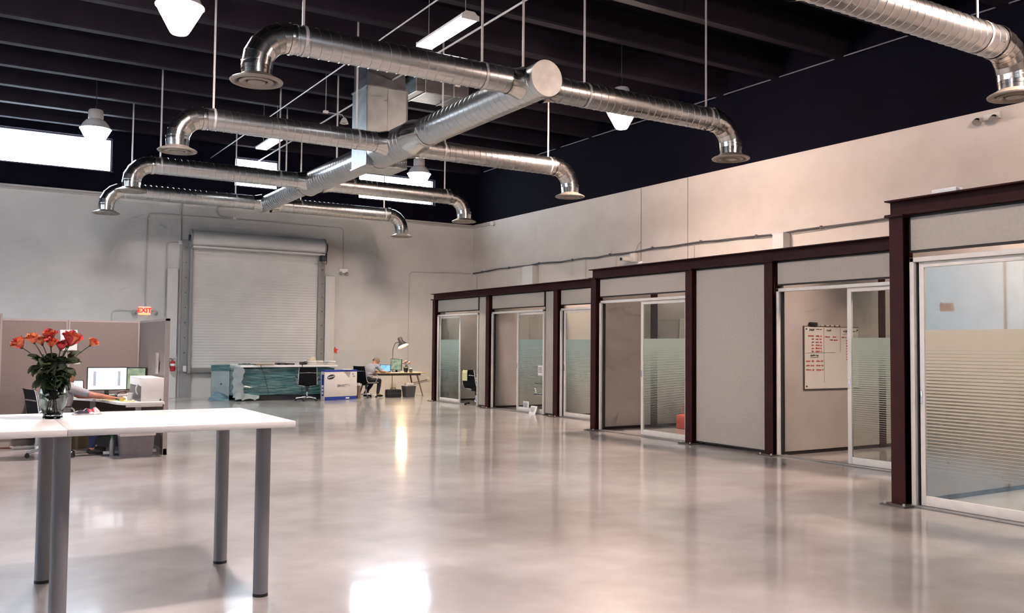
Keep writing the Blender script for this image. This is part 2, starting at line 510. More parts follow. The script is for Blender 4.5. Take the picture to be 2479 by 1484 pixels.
up = MB(); xs_ = [XL] + [v for w_ in FRONT for v in w_] + [XR+.3]
for i in range(0, len(xs_), 2): up.box((xs_[i], YF-.3, ZP), (xs_[i+1], YF, ZC))
for a, b_ in FRONT: up.box((a, YF-.3, ZP), (b_, YF, ZW0)); up.box((a, YF-.3, ZW1), (b_, YF, ZC))
ST(up, 'upper_wall', m_dark, parent=wf)
# vertical control joints in the right wall
for k, yy in enumerate((16.85, 15.2)):
    ST(MB().box((XR-.006, yy-.011, 0), (XR+.01, yy+.011, ZP-.002)), 'control_joint', mat('joint_sealant', (.30, .275, .26), .8), parent=wr)  # plain grey-brown joint sealant
# ledge pipe trim at the paint line
t1 = ST(MB().box((XL, YB-.05, ZP-.055), (XR, YB-.0, ZP-.005), .008).cyl((XL, YB-.035, ZP-.10), (XR-.05, YB-.035, ZP-.10), .022, n=8), 'trim_1', m_conduit, True)

m_wframe = mat('window_frame_paint', (0.10, 0.10, 0.13), 0.5)
m_bar = mat('window_bar', (0.30, 0.31, 0.34), 0.5)
for k, (a, b_, z0, z1) in enumerate(WIN):
    f = MB()
    yq = YB+.15
    f.box((a, yq-.03, z0), (b_, yq+.03, z0+.03)); f.box((a, yq-.03, z1-.03), (b_, yq+.03, z1))
    f.box((a, yq-.03, z0), (a+.03, yq+.03, z1)); f.box((b_-.03, yq-.03, z0), (b_, yq+.03, z1))
    wo = ST(f, 'window_%d' % (k+1), m_wframe)
    ST(MB().box((a+.03, yq-.004, z0+.03), (b_-.03, yq+.004, z1-.03)), 'pane', m_pane, parent=wo)
    bar_me = MB().box((-.0035, -.006, 0), (.0035, .006, z1-z0-.06)).mesh('window_bar', m_bar, False)
    n = int((b_-a-.06)/.115)
    for i in range(1, n+1):
        q = bpy.data.objects.new('window_bar', bar_me); C.objects.link(q); q.parent = wo
        q.location = (a+.03+(b_-a-.06)*i/(n+1), yq-.02, z0+.03)
    sill = MB().box((a-.02, YB-.02, z0-.02), (b_+.02, YB+.12, z0+.004))
    ST(sill, 'window_sill', m_wframe, parent=wo)

for k, (a, b_) in enumerate(SIDE):
    f = MB(); xq = XL-.15
    f.box((xq-.03, a, ZW0), (xq+.03, b_, ZW0+.03)); f.box((xq-.03, a, ZW1-.03), (xq+.03, b_, ZW1)); f.box((xq-.03, a, ZW0), (xq+.03, a+.03, ZW1)); f.box((xq-.03, b_-.03, ZW0), (xq+.03, b_, ZW1))
    wo = ST(f, 'window_%d' % (k+4), m_wframe)
    ST(MB().box((xq-.004, a+.03, ZW0+.03), (xq+.004, b_-.03, ZW1-.03)), 'pane', m_pane_t, parent=wo)
for k, (a, b_) in enumerate(FRONT):
    f = MB(); yq = YF-.15
    f.box((a, yq-.03, ZW0), (b_, yq+.03, ZW0+.03)); f.box((a, yq-.03, ZW1-.03), (b_, yq+.03, ZW1)); f.box((a, yq-.03, ZW0), (a+.03, yq+.03, ZW1)); f.box((b_-.03, yq-.03, ZW0), (b_, yq+.03, ZW1))
    wo = ST(f, 'window_%d' % (k+8), m_wframe)
    ST(MB().box((a+.03, yq-.004, ZW0+.03), (b_-.03, yq+.004, ZW1-.03)), 'pane', m_pane_t, parent=wo)
f = MB(); xq = XL-.15
f.box((xq-.04, GY0, GZ0), (xq+.04, GY1, GZ0+.05)).box((xq-.04, GY0, GZ1-.05), (xq+.04, GY1, GZ1))
for i in range(5):
    yq = GY0+(GY1-GY0-.05)*i/4; f.box((xq-.04, yq, GZ0), (xq+.04, yq+.05, GZ1))
wo = ST(f, 'window_11', m_wframe)
for i in range(4):
    a = GY0+(GY1-GY0-.05)*i/4+.05; b_ = GY0+(GY1-GY0-.05)*(i+1)/4
    ST(MB().box((xq-.004, a, GZ0+.05), (xq+.004, b_, GZ1-.05)), 'pane', m_pane_d, parent=wo)
# the daylight that enters through the window openings is sampled through portals (they add no light of their own)
def portal(c, sx, sz, rot):
    ld = bpy.data.lights.new('window_portal', 'AREA'); ld.shape = 'RECTANGLE'; ld.size = sx; ld.size_y = sz
    ld.cycles.is_portal = True
    lo = bpy.data.objects.new('window_portal', ld); C.objects.link(lo); lo.location = c; lo.rotation_euler = rot
for (a, b_, z0, z1) in WIN: portal(((a+b_)/2, YB+.2, (z0+z1)/2), b_-a, z1-z0, (-PI/2, 0, 0))
portal((XL-.2, (GY0+GY1)/2, (GZ0+GZ1)/2), GZ1-GZ0, GY1-GY0, (0, -PI/2, 0))
for (a, b_) in SIDE: portal((XL-.2, (a+b_)/2, (ZW0+ZW1)/2), ZW1-ZW0, b_-a, (0, -PI/2, 0))
for (a, b_) in FRONT: portal(((a+b_)/2, YF-.2, (ZW0+ZW1)/2), b_-a, ZW1-ZW0, (PI/2, 0, 0))

# ------------------------------------------------------------------ spiral duct system
def spiral_pipe(mb, p0, p1, r, pitch=0.13, n=20, ridge=0.006):
    """round pipe with a helical lock seam standing proud"""
    p0 = V(p0); p1 = V(p1); ax = (p1-p0); Ln = ax.length; ax.normalize()
    ref = V((0,0,1)) if abs(ax.z) < .9 else V((1,0,0))
    e1 = (ref - ax*ref.dot(ax)).normalized(); e2 = ax.cross(e1)
    sub = [(0.0, 0.0), (0.03, 0.0), (0.05, ridge), (0.085, ridge), (0.105, 0.0), (0.13, 0.0), (.55, 0.0)]
    rows = []
    turns = int(Ln/pitch)+2
    for k in range(-1, turns):
        for (o, dr) in sub:
            rows.append(((k+o)*pitch, r+dr))
    vs = []; fs = []
    for (x, rr) in rows:
        for j in range(n+1):
            a = 2*PI*j/n
            xx = min(max(x + pitch*j/n, 0), Ln)
            vs.append(p0 + ax*xx + (e1*math.cos(a)+e2*math.sin(a))*rr)
    for i in range(len(rows)-1):
        for j in range(n):
            fs.append((i*(n+1)+j, i*(n+1)+j+1, (i+1)*(n+1)+j+1, (i+1)*(n+1)+j))
    return mb.add(vs, fs)

RB = 0.180        # branch radius
ZD = 5.15         # duct axis height
TX = 6.70         # trunk axis
def gore_elbow(parent, x, yv, z, sgn, r, R0=0.40, gores=5, z_end=4.72):
    """segmented 90 degree elbow from the horizontal run down to the diffuser collar"""
    cx = x; cz = z - R0
    pts = []
    for k in range(gores+1):
        a = PI/2 * k/gores
        pts.append(V((cx + sgn*R0*math.sin(a), yv, cz + R0*math.cos(a))))
    pts = [pts[0]] + [(pts[k]+pts[k+1])/2 + ((pts[k]+pts[k+1])/2 - V((cx, yv, cz))).normalized()*0.012 for k in range(gores)] + [pts[-1]]
    n = 20
    # mitre rings lie on planes through the elbow's centre
    rings = []
    angs = [0] + [PI/2*(k+.5)/gores for k in range(gores)] + [PI/2]
    angs = [PI/2*k/gores for k in range(gores+1)]
    for a in angs:
        rad = V((sgn*math.sin(a), 0, math.cos(a)))
        ctr = V((cx, yv, cz)) + rad*R0
        rings.append([ctr + rad*(r*math.cos(2*PI*j/n)) + V((0,1,0))*(r*math.sin(2*PI*j/n)) for j in range(n)])
    for k in range(gores):
        mb = MB()
        mb.add(rings[k]+rings[k+1], [(j, (j+1) % n, n+(j+1) % n, n+j) for j in range(n)])
        # seam bead at the joint
        c2 = sum((V(v) for v in rings[k+1]), V())/n
        bead = [c2 + (V(v)-c2)*1.02 for v in rings[k+1]]
        tdir = (rings[k+1][0]-rings[k][0]).normalized()*0.006
        o = len(mb.v)
        mb.add([b-tdir for b in bead]+[b+tdir for b in bead], [(j, (j+1) % n, n+(j+1) % n, n+j) for j in range(n)])
        mb.build('elbow_gore', m_galv_bright, parent, w=True)
    return (cx + sgn*R0, cz)

def diffuser(parent, x, yv, z_top, r, zf=4.56):
    mb = MB()
    mb.cyl((x, yv, z_top+.01), (x, yv, 4.70), r, n=20, cap=False)
    mb.cyl((x, yv, 4.80), (x, yv, 4.79), r+.006, n=20, cap=False)
    mb.lathe([(r*.97, 4.71), (r*.97, 4.60)], 20, (x, yv, 0), cap=False)
    mb.build('collar', m_galv_bright, parent, w=True)
    d = MB().lathe([(r+.004, 4.64), (r+.02, 4.625), (.29, 4.585), (.305, 4.572), (.300, 4.556), (.255, 4.548), (.225, 4.575), (.215, 4.60)], 32, (x, yv, 0), cap=False)
    dd = d.build('diffuser', m_diff, parent, w=True)
    MB().lathe([(.195, 4.585), (.20, 4.558), (.165, 4.545), (.13, 4.57), (.125, 4.60)], 28, (x, yv, 0), cap=False).build('diffuser_ring', m_diff, dd, w=True)
    MB().lathe([(.0, 4.552), (.06, 4.545), (.10, 4.552), (.105, 4.575), (.07, 4.60), (0, 4.605)], 24, (x, yv, 0), cap=False).build('diffuser_cone', m_diff, dd, w=True)
    MB().lathe([(0, 4.612), (.21, 4.612)], 24, (x, yv, 0), cap=False).build('diffuser_throat', m_black, dd, w=True)

def rod(parent, x, yv, z0, z1, r=.016):
    MB().box((x-r, yv-.006, z0-.004), (x+r, yv+.006, z1)).build('hanger_strap', m_rod, parent, w=True)

def branch(yv, sgn, label, rods, dz=0.0, tx=TX, rtrunk=.25, xend=None, r=RB):
    """one arm of a duct: spiral pipe, collar, elbow, diffuser and hangers"""
    xe = xend if xend is not None else (3.26 if sgn < 0 else 10.18)
    t = T('branch_duct', label, 'air duct', (xe + sgn*.4, yv, 4.55), group='spiral branch ducts')
    x0 = tx + sgn*(rtrunk*.6)
    sec = MB(); spiral_pipe(sec, (x0, yv, ZD), (xe, yv, ZD), r)
    sec.build('pipe', m_galv, t, w=True)
    MB().lathe([(r+.012, -.03), (r+.016, 0), (r+.012, .03)], 20, cap=False).xf(Matrix.Translation((xe, yv, ZD)) @ Matrix.Rotation(PI/2, 4, 'Y')).build('coupling', m_galv_bright, t, w=True)
    MB().lathe([(r+.05, -.10), (r+.008, .06), (r+.008, .12)], 20, cap=False).xf(Matrix.Translation((tx+sgn*(rtrunk+.03), yv, ZD)) @ Matrix.Rotation(sgn*PI/2, 4, 'Y')).build('saddle_tap', m_galv_bright, t, w=True)
    ex, ez = gore_elbow(t, xe, yv, ZD, sgn, r)
    diffuser(t, ex, yv, ez, r)
    for (x, z1) in rods:
        rod(t, x, yv, ZD+r-.01, z1)
        MB().lathe([(r+.006, -.02), (r+.006, .02)], 20, cap=False).xf(Matrix.Translation((x, yv, ZD)) @ Matrix.Rotation(PI/2, 4, 'Y')).build('hanger_band', m_rod, t, w=True)
    return t
YD = [10.38, 14.89, 19.44, 23.14]
names = ['nearest', 'second', 'third', 'farthest']
extra = ['its white diffuser under the bright hood lamp', 'lit bright on its elbow', 'crossing in front of the far left window', 'ending low against the back wall']
for i, yv in enumerate(YD):
    rt = [.25, .30, .27, .20][i]
    branch(yv, -1, 'left arm of the %s cross duct, silver spiral pipe with elbow and round diffuser' % names[i], [(3.41, ZC), (5.9, ZC)], rtrunk=rt)
    branch(yv, 1, 'right arm of the %s cross duct, silver spiral pipe with elbow and round diffuser' % names[i], [(7.62, ZC), (10.03, ZC)], rtrunk=rt)
branch(5.88, 1, 'large silver spiral duct arm entering at the top right corner of the picture', [(10.0, ZC)], tx=TX, xend=10.36, r=.19, rtrunk=.25)

tr = T('trunk_duct', 'long silver spiral trunk duct running under the ceiling, round cap at its near end', 'air duct', (TX, 16.0, 4.85))
m1 = MB(); spiral_pipe(m1, (TX, 10.02, ZD), (TX, 13.75, ZD), .245, .15, ridge=.004); m1.build('pipe', m_galv, tr, w=True)
MB().cyl((TX, 9.985, ZD), (TX, 10.03, ZD), .252, n=28).build('end_cap', mat('end_cap_galv', (.62, .61, .59), .5, .85, var=.12, scale=6), tr, w=True)
m1 = MB(); m1.lathe([(.25, 0), (.262, .01), (.262, .03), (.25, .04), (.25, .25), (.305, .5), (.305, .62)], 28, cap=False)
m1.xf(Matrix.Translation((TX, 13.6, ZD)) @ Matrix.Rotation(-PI/2, 4, 'X')); m1.build('reducer', m_galv_bright, tr, w=True)
m1 = MB(); spiral_pipe(m1, (TX, 14.2, ZD), (TX, 15.72, ZD), .295, .15, ridge=.004); m1.build('pipe', m_galv, tr, w=True)
m1 = MB(); spiral_pipe(m1, (TX, 16.35, ZD), (TX, 19.75, ZD), .265, .15, ridge=.004); m1.build('pipe', m_galv, tr, w=True)
m1 = MB(); m1.lathe([(.265, 0), (.275, .02), (.265, .04), (.205, .35), (.205, .4)], 28, cap=False)
m1.xf(Matrix.Translation((TX, 19.72, ZD)) @ Matrix.Rotation(-PI/2, 4, 'X')); m1.build('reducer', m_galv_bright, tr, w=True)
m1 = MB(); spiral_pipe(m1, (TX, 20.1, ZD), (TX, 23.42, ZD), .2, .15, ridge=.004); m1.build('pipe', m_galv, tr, w=True)
MB().cyl((TX, 23.40, ZD), (TX, 23.45, ZD), .207, n=24).build('end_cap', m_galv_dull, tr, w=True)
for yy, rr in ((10.6, .245), (18.0, .265), (21.5, .2)):
    rod(tr, TX, yy, ZD+rr-.01, ZC)

bx = T('plenum_box', 'square galvanized drop box feeding the trunk duct from the ceiling', 'air duct', (6.82, 16.05, 4.88))
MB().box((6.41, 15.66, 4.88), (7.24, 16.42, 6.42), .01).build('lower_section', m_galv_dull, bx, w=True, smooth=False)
MB().box((6.43, 15.70, 6.42), (7.22, 16.40, ZC), .01).build('upper_section', mat('dark_galvanized_sheet', (.14, .14, .15), .45, .9, var=.2), bx, w=True, smooth=False)  # unlit upper part, its shade put into a darker galvanized colour
for z in (4.885, 6.40):
    MB().box((6.395, 15.645, z), (7.255, 16.435, z+.025)).build('flange', m_galv, bx, w=True, smooth=False)
for x in (6.41, 7.24):
    MB().box((x-.008, 15.648, 4.89), (x+.008, 15.672, 6.41)).build('corner_bead', m_galv, bx, w=True, smooth=False)
MB().box((6.83, 15.655, 4.89), (6.835, 15.664, 6.41)).build('seam', m_galv, bx, w=True, smooth=False)
MB().box((7.09, 15.645, 5.55), (7.18, 15.665, 5.64), .004).build('access_cover', m_pvc, bx, w=True)
for i in range(6): MB().cyl((6.98+.05*i, 15.64, 4.965+.012*i), (6.98+.05*i, 15.66, 4.965+.012*i), .012, n=8).build('screw', m_chrome, bx, w=True)

rd = T('side_duct_box', 'dark rectangular duct box with a small white tag behind the drop box', 'air duct', (8.5, 17.0, 6.76))
MB().box((7.86, 16.6, 6.76), (9.12, 17.4, 7.12), .01).build('body', mat('dark_galvanized_sheet', (.14, .14, .15), .45, .9, var=.2), rd, w=True, smooth=False)
for x in (7.87, 8.08, 8.75): MB().box((x-.012, 16.585, 6.745), (x+.012, 17.41, 7.13)).build('flange', m_galv_dull, rd, w=True, smooth=False)
MB().box((8.77, 16.575, 6.99), (8.90, 16.60, 7.10), .004).build('tag', m_pvc, rd, w=True)
rod(rd, 8.2, 16.62, 7.1, ZC); rod(rd, 9.0, 16.62, 7.1, ZC)

# ------------------------------------------------------------------ high-bay lamps
LAMPCOL = {'warm': (1.0, .74, .62), 'pink': (1.0, .82, .78), 'cool': (.86, .94, 1.0), 'soft': (1.0, .86, .75)}
LENS = {'warm': 200.0, 'pink': 170.0, 'cool': 32.0, 'soft': 38.0}     # radiance of the prismatic lens
def high_bay(x, yv, z, label, tone, power=1.0):
    """z is the height of the reflector rim"""
    t = T('high_bay_lamp', label, 'ceiling lamp', (x, yv, z-.33), group='high bay lamps')
    MB().lathe([(.06, .42), (.13, .40), (.15, .36), (.15, .22), (.12, .18)], 20, (x, yv, z)).build('ballast_housing', mat('lamp_housing', (.45, .43, .43), .5, var=.1), t, w=True)
    MB().lathe([(.12, .20), (.19, .17), (.25, .10), (.29, .02), (.315, 0), (.315, -.012), (.285, .012), (.24, .09), (.18, .15), (.12, .17)], 28, (x, yv, z), cap=False).build('reflector', mat('acrylic_reflector', (.75, .74, .74), .3, var=.04), t, w=True)
    c = LAMPCOL[tone]
    MB().lathe([(.27, .02), (.295, -.03), (.26, -.10), (.12, -.36)], 28, (x, yv, z), cap=False).build('lens', emit_mat('lamp_side_' + tone, c, LENS[tone]), t, w=True)
    MB().lathe([(.12, -.36), (.10, -.38), (0, -.39)], 28, (x, yv, z), cap=False).build('lens_bottom', emit_mat('lamp_side_' + tone, c, LENS[tone]), t, w=True)
    ld = bpy.data.lights.new('lamp_beam', 'SPOT'); ld.energy = LAMP_POWER*power; ld.color = c; ld.spot_size = R(134 if tone in ('cool', 'soft') else 158); ld.spot_blend = .75; ld.shadow_soft_size = .16
    lo = bpy.data.objects.new('lamp_beam', ld); C.objects.link(lo); lo.parent = t; lo.location = (0, 0, .33-.41)
    MB().tube([(x, yv, z+.42), (x, yv, z+.50), (x+.02, yv, z+.56), (x, yv, z+.62), (x, yv, ZC)], .008, 8).build('hook_cord', m_black, t, w=True)
    MB().box((x-.06, yv-.06, ZC-.04), (x+.06, yv+.06, ZC)).build('junction_box', m_black, t, w=True)
    return t
high_bay(2.36, 12.35, 6.0, 'glaring hood lamp hanging at the top left of the picture', 'pink')
high_bay(2.29, 20.55, 6.0, 'hood lamp hanging in front of the far left high window', 'cool', 1.3)
high_bay(10.15, 21.15, 6.0, 'hood lamp hanging in front of the right-hand high window', 'soft', 1.3)
high_bay(10.53, 13.15, 6.0, 'hood lamp glowing below the right arm of the nearest cross duct', 'warm')
high_bay(2.36, 4.1, 6.0, 'hood lamp above the white tables, nearer than the picture shows', 'pink')
high_bay(10.5, 4.4, 6.0, 'hood lamp above the nearest glass office', 'warm')
high_bay(-5.9, 12.35, 6.0, 'hood lamp over the left part of the hall level with the cubicle', 'pink')
high_bay(-5.9, 20.55, 6.0, 'hood lamp at the far left end of the hall', 'cool')

# ------------------------------------------------------------------ fluorescent fixtures and ceiling services
def fluorescent(x, y0, y1, z, label):
    t = T('strip_light', label, 'ceiling lamp', (x, (y0+y1)/2, z), group='fluorescent strip lights')
    h = MB(); w_ = .14
    h.poly([(x-w_, y0, z+.03), (x-w_, y0, z+.06), (x-.07, y0, z+.12), (x+.07, y0, z+.12), (x+w_, y0, z+.06), (x+w_, y0, z+.03)], (0, y1-y0, 0))
    h.build('housing', m_pvc, t, w=True, smooth=False)
    MB().box((x-w_+.01, y0+.02, z), (x+w_-.01, y1-.02, z+.035), .01).build('diffuser_lens', emit_mat('tube_glow', (1.0, .99, .97), 7.0), t, w=True)
    for yy in (y0, y1):
        MB().box((x-w_-.004, yy-.012, z-.004), (x+w_+.004, yy+.012, z+.07), .004).build('end_cap', m_pvc, t, w=True)
    for yy in (y0+.15, y1-.15):
        MB().cyl((x, yy, z+.11), (x, yy, ZC), .004, n=6).build('suspension_wire', m_rod, t, w=True)
fluorescent(6.12, 11.12, 12.62, 6.2, 'glowing white strip light above the nearest cross duct')
fluorescent(6.08, 20.1, 21.5, 6.2, 'small glowing strip light above the far left window')
S(MB().tube([(6.95, 7.5, 6.6), (6.95, YB, 6.6)], .017, 8), 'ceiling_conduit', mat('white_conduit', (.62, .61, .60), .45), 'thin white conduit running away beside the strip lights', 'conduit')
S(MB().tube([(5.9, 8.5, 6.62), (5.75, YB, 6.62)], .012, 8), 'ceiling_conduit', m_rod, 'thin dark conduit running away left of the strip lights', 'conduit')
S(MB().tube([(XR-.08, 3, 7.02), (XR-.08, 24.5, 7.02)], .014, 8), 'ceiling_conduit', mat('grey_conduit', (.16, .15, .19), .5), 'dark conduit along the top of the right wall under the beams', 'conduit')
S(MB().tube([(13.47, 14.9, 6.8), (13.47, 18.0, 6.8)], .012, 8), 'ceiling_conduit', mat('grey_conduit', (.16, .15, .19), .5), 'short dark conduit behind the nearest cross duct, right side', 'conduit')
hn = T('warning_speaker', 'small white cone speaker on an arm left of the drop box', 'speaker', (6.85, 18.0, 6.22))
MB().lathe([(.03, .12), (.05, .10), (.10, 0), (.095, 0), (.045, .095)], 16, (6.85, 18.0, 6.22)).build('cone', m_pvc, hn, w=True)
MB().tube([(6.85, 18.0, 6.33), (6.80, 18.0, 6.40), (6.5, 18.1, 6.43)], .01, 6).build('arm', m_rod, hn, w=True)
MB().box((6.42, 18.06, 6.41), (6.52, 18.14, 6.46), .005).build('mount', m_pvc, hn, w=True)
rod(hn, 6.47, 18.1, 6.45, ZC, .005)

# ------------------------------------------------------------------ glass offices along the right side
def i_beam(mb, x, y0, y1, z0, z1, w=.16, tf=.014, tw=.012):
    """I-section running along y, flanges flat"""
    mb.box((x-w/2, y0, z1-tf), (x+w/2, y1, z1)); mb.box((x-w/2, y0, z0), (x+w/2, y1, z0+tf)); mb.box((x-tw/2, y0, z0+tf), (x+tw/2, y1, z1-tf))
    return mb
def h_column(mb, x, y, z0, z1, w=.145, d=.16, t=.012):
    """H-section column, one flange towards the hall (-x)"""
    mb.box((x-d/2, y-w/2, z0), (x-d/2+t, y+w/2, z1)); mb.box((x+d/2-t, y-w/2, z0), (x+d/2, y+w/2, z1)); mb.box((x-d/2+t, y-t/2, z0), (x+d/2-t, y+t/2, z1))
    return mb
def frame(label, X, cols, y_far, y_near, zb0, zb1):
    """X: outer face of the columns"""
    t = T('steel_frame', label, 'steel frame', (X+.08, (y_far+y_near)/2, 0), group='maroon steel frames')
    for yc in cols:
        c = h_column(MB(), X+.08, yc, .012, zb0).build('column', m_maroon, t, w=True, smooth=False)
        MB().box((X-.10, yc-.13, 0), (X+.22, yc+.13, .014)).build('base_plate', mat('base_plate_steel', (.10, .085, .075), .6, .3), c, w=True, smooth=False)
        bm_ = MB()
        for dx in (-.06, .18):
            for dy in (-.1, .1):
                bm_ = MB().cyl((X+dx, yc+dy, .014), (X+dx, yc+dy, .035), .012, n=6)
                bm_.build('anchor_bolt', m_rod, c, w=True, smooth=False)
        MB().box((X-.04, yc-.10, zb0-.014), (X+.20, yc+.10, zb0)).build('cap_plate', m_maroon, c, w=True, smooth=False)
    i_beam(MB(), X+.08, y_near, y_far, zb0, zb1, w=.20).build('beam', m_maroon, t, w=True, smooth=False)
    return t
FAR, MID, NEAR = 10.68, 9.62, 7.68
frame('far maroon steel frame with three columns around the end offices', FAR, (21.24, 18.40, 15.54), 21.40, 12.9, 2.69, 2.85)
frame('middle maroon steel frame around the blank panel and the whiteboard office', MID, (12.80, 10.34, 8.73, 6.2), 12.92, 5.6, 2.71, 2.875)
frame('nearest maroon steel frame at the right edge of the picture', NEAR, (5.36, 2.75), 5.47, 1.2, 2.79, 2.945)

def wall_panel(X, y0, y1, z0, z1, label, group=None):
    t = T('wall_panel', label, 'wall panel', (X, (y0+y1)/2, z0), group=group)
    MB().box((X, y0+.02, z0+.02), (X+.05, y1-.02, z1-.02), .006).build('fabric_face', m_panel, t, w=True)
    MB().box((X+.012, y0, z0), (X+.06, y1, z1)).build('gap_backing', m_panel_dk, t, w=True, smooth=False)  # dark backing stands for the black gap around the panel
    return t
xf = FAR+.07
wall_panel(xf, 18.96, 21.15, 2.345, 2.685, 'header panel over the farthest sliding door', 'header panels')
wall_panel(xf, 18.49, 18.93, .03, 2.685, 'tall narrow grey panel right of the chair with the yellow note', 'narrow panels')
wall_panel(xf, 16.06, 18.31, 2.345, 2.685, 'header panel over the sliding door with the paper notices', 'header panels')
wall_panel(xf, 15.63, 16.02, .03, 2.685, 'tall narrow grey panel right of the paper notices', 'narrow panels')
wall_panel(xf, 13.0, 15.45, 2.345, 2.685, 'short header panel over the closed door beside the middle frame', 'header panels')
xm = MID+.07
wall_panel(xm, 10.43, 12.71, 2.365, 2.705, 'header panel left of the big blank panel', 'header panels')
wall_panel(xm, 8.81, 10.26, .035, 2.705, 'big blank grey panel filling the middle bay', None)
wall_panel(xm, 6.27, 8.64, 2.365, 2.705, 'header panel over the whiteboard office door', 'header panels')
xn = NEAR+.07
wall_panel(xn, 2.83, 5.27, 2.425, 2.785, 'pale header panel at the right edge of the picture', 'header panels')

FILM = {}
def sliding_door(label, X, y_far, y_near, z_top, sashes, z_film, film_key, film_col, pitch):
    """sashes: list of (ya, yb, dx) with ya > yb; frame spans y_near..y_far"""
    t = T('sliding_door', label, 'sliding door', (X, (y_far+y_near)/2, 0), group='sliding glass doors')
    for yy in (y_far, y_near+.045):
        MB().box((X-.01, yy-.045, .0), (X+.09, yy, z_top), .004).build('jamb', m_alu, t, w=True)
    MB().box((X-.01, y_near, z_top-.045), (X+.09, y_far, z_top), .004).build('head', m_alu, t, w=True)
    MB().box((X-.02, y_near, 0), (X+.10, y_far, .022), .004).build('threshold', mat('threshold_track', (.34, .32, .30), .4, .6), t, w=True)
    MB().box((X+.03, y_far-.075, .02), (X+.075, y_far-.047, z_top-.05)).build('jamb_seal', m_panel_dk, t, w=True, smooth=False)
    if film_key not in FILM:
        FILM[film_key] = film_mat('frosted_film_' + film_key, film_col, z_film, .30, pitch)
    for (ya, yb, dx) in sashes:
        x0 = X+dx; x1 = x0+.032
        s = MB().box((x0, ya-.062, .024), (x1, ya, z_top-.047), .004).build('stile', m_alu, t, w=True)
        MB().box((x0-.008, ya-.036, .98), (x0+.001, ya-.018, 1.10), .003).build('pull', m_chrome, s, w=True)
        MB().box((x0, yb, .024), (x1, yb+.062, z_top-.047), .004).build('stile', m_alu, t, w=True)
        MB().box((x0, yb+.062, .024), (x1, ya-.062, .115), .004).build('bottom_rail', m_alu, t, w=True)
        MB().box((x0, yb+.062, z_top-.10), (x1, ya-.062, z_top-.047), .004).build('top_rail', m_alu, t, w=True)
        g = MB().box((x0+.014, yb+.06, .112), (x0+.019, ya-.06, z_top-.098)).build('glass', m_glass, t, w=True, smooth=False)
        a, b_ = yb+.063, ya-.063
        MB().add([(x0+.0125, a, .117), (x0+.0125, b_, .117), (x0+.0125, b_, z_film), (x0+.0125, a, z_film)], [(0, 1, 2, 3)]).build('frosted_film', FILM[film_key], g, w=True, smooth=False)
    return t
sliding_door('farthest sliding glass door, left leaf frosted, office chair in its opening', xf, 21.14, 18.95, 2.285, [(21.10, 19.93, .03)], 1.63, 'aqua', (.46, .60, .56), .028)
sliding_door('sliding glass door with white paper notices stuck on it', xf, 18.31, 16.05, 2.285, [(17.22, 16.10, .03)], 1.63, 'aqua', (.46, .60, .56), .028)
sliding_door('closed frosted sliding door just left of the middle frame', xf, 15.45, 13.0, 2.285, [(15.36, 14.20, .03), (14.24, 13.05, .064)], 1.63, 'aqua', (.46, .60, .56), .028)
sliding_door('half open sliding door left of the blank panel, frosted right leaf', xm, 12.70, 10.43, 2.305, [(11.60, 10.47, .03)], 1.63, 'green', (.52, .60, .50), .027)
sliding_door('open sliding door showing the whiteboard', xm, 8.64, 6.27, 2.325, [(7.50, 6.32, .03)], 1.635, 'green', (.52, .60, .50), .027)
sliding_door('large closed glass door at the right edge, frosted stripes below', xn, 5.26, 2.83, 2.375, [(5.20, 3.98, .03), (4.04, 2.87, .064)], 1.68, 'beige', (.58, .55, .46), .031)

# partitions between the offices
m_part = mat('partition_vinyl', (0.41, 0.385, 0.36), 0.7, var=0.06, scale=3, bump=0.05)
def partition(y, x0, x1, z1, cols=()):
    w_ = MB(); edges = [x0] + [c for c in cols] + [x1]
    p = ST(MB().box((x0, y-.035, 0), (x1, y+.035, .05)), 'wall_partition', m_panel_dk)  # dark strip stands for the shaded gap under the panels
    segs = []; a = x0
    for c in cols:
        segs.append((a, c-.085)); a = c+.085
    segs.append((a, x1))
    for (a, b_) in segs:
        ST(MB().box((a, y-.05, .05), (b_, y+.05, z1), .006), 'partition_panel', m_part, True, p)
    for c in cols:
        q = MB(); q.box((c-.075, y-.055, 0), (c+.075, y+.055, z1+.05)); ST(q, 'partition_post', m_maroon, False, p)
    return p
partition(21.24, FAR+.18, XR, 2.60, (12.4,))
partition(18.40, FAR+.18, XR, 2.60, (12.4,))
partition(15.54, FAR+.18, XR, 2.60, (12.4,))
partition(12.84, MID+.18, XR, 2.62, (11.04,))
partition(10.34, MID+.18, XR, 2.62, (11.9,))
partition(8.66, MID+.18, XR, 2.62, (11.98,))
partition(6.20, MID+.18, XR, 2.62, (11.98,))
partition(5.36, NEAR+.18, XR, 2.70, (11.5,))
partition(2.75, NEAR+.18, XR, 2.70, (11.5,))

# ------------------------------------------------------------------ whiteboard in the open office
YW = 8.607
wbt = T('whiteboard', 'whiteboard with red and black handwriting inside the open office', 'whiteboard', (10.8, YW, .91))
MB().box((10.19, YW-.018, .905), (11.40, YW+.002, 1.815), .003).build('frame_edge', mat('board_edge', (.09, .07, .06), .5), wbt, w=True)
MB().box((10.203, YW-.022, .918), (11.387, YW-.012, 1.802)).build('writing_surface', mat('whiteboard_enamel', (.62, .62, .58), .25, var=.02), wbt, w=True, smooth=False)
gl = MB(); yk = YW-.0235
for a, b_ in (((10.61, 1.43), (10.61, 1.80)), ((10.97, 1.44), (10.97, 1.80)), ((10.21, 1.425), (10.86, 1.435)), ((10.615, 1.0), (10.61, 1.43))):
    gl.tube([(a[0], yk, a[1]), (b_[0], yk, b_[1])], .0022, 4)
gl.build('ruled_lines', m_ink, wbt, w=True)
hd = MB(); ux, uz = (1, 0, 0), (0, 0, 1)
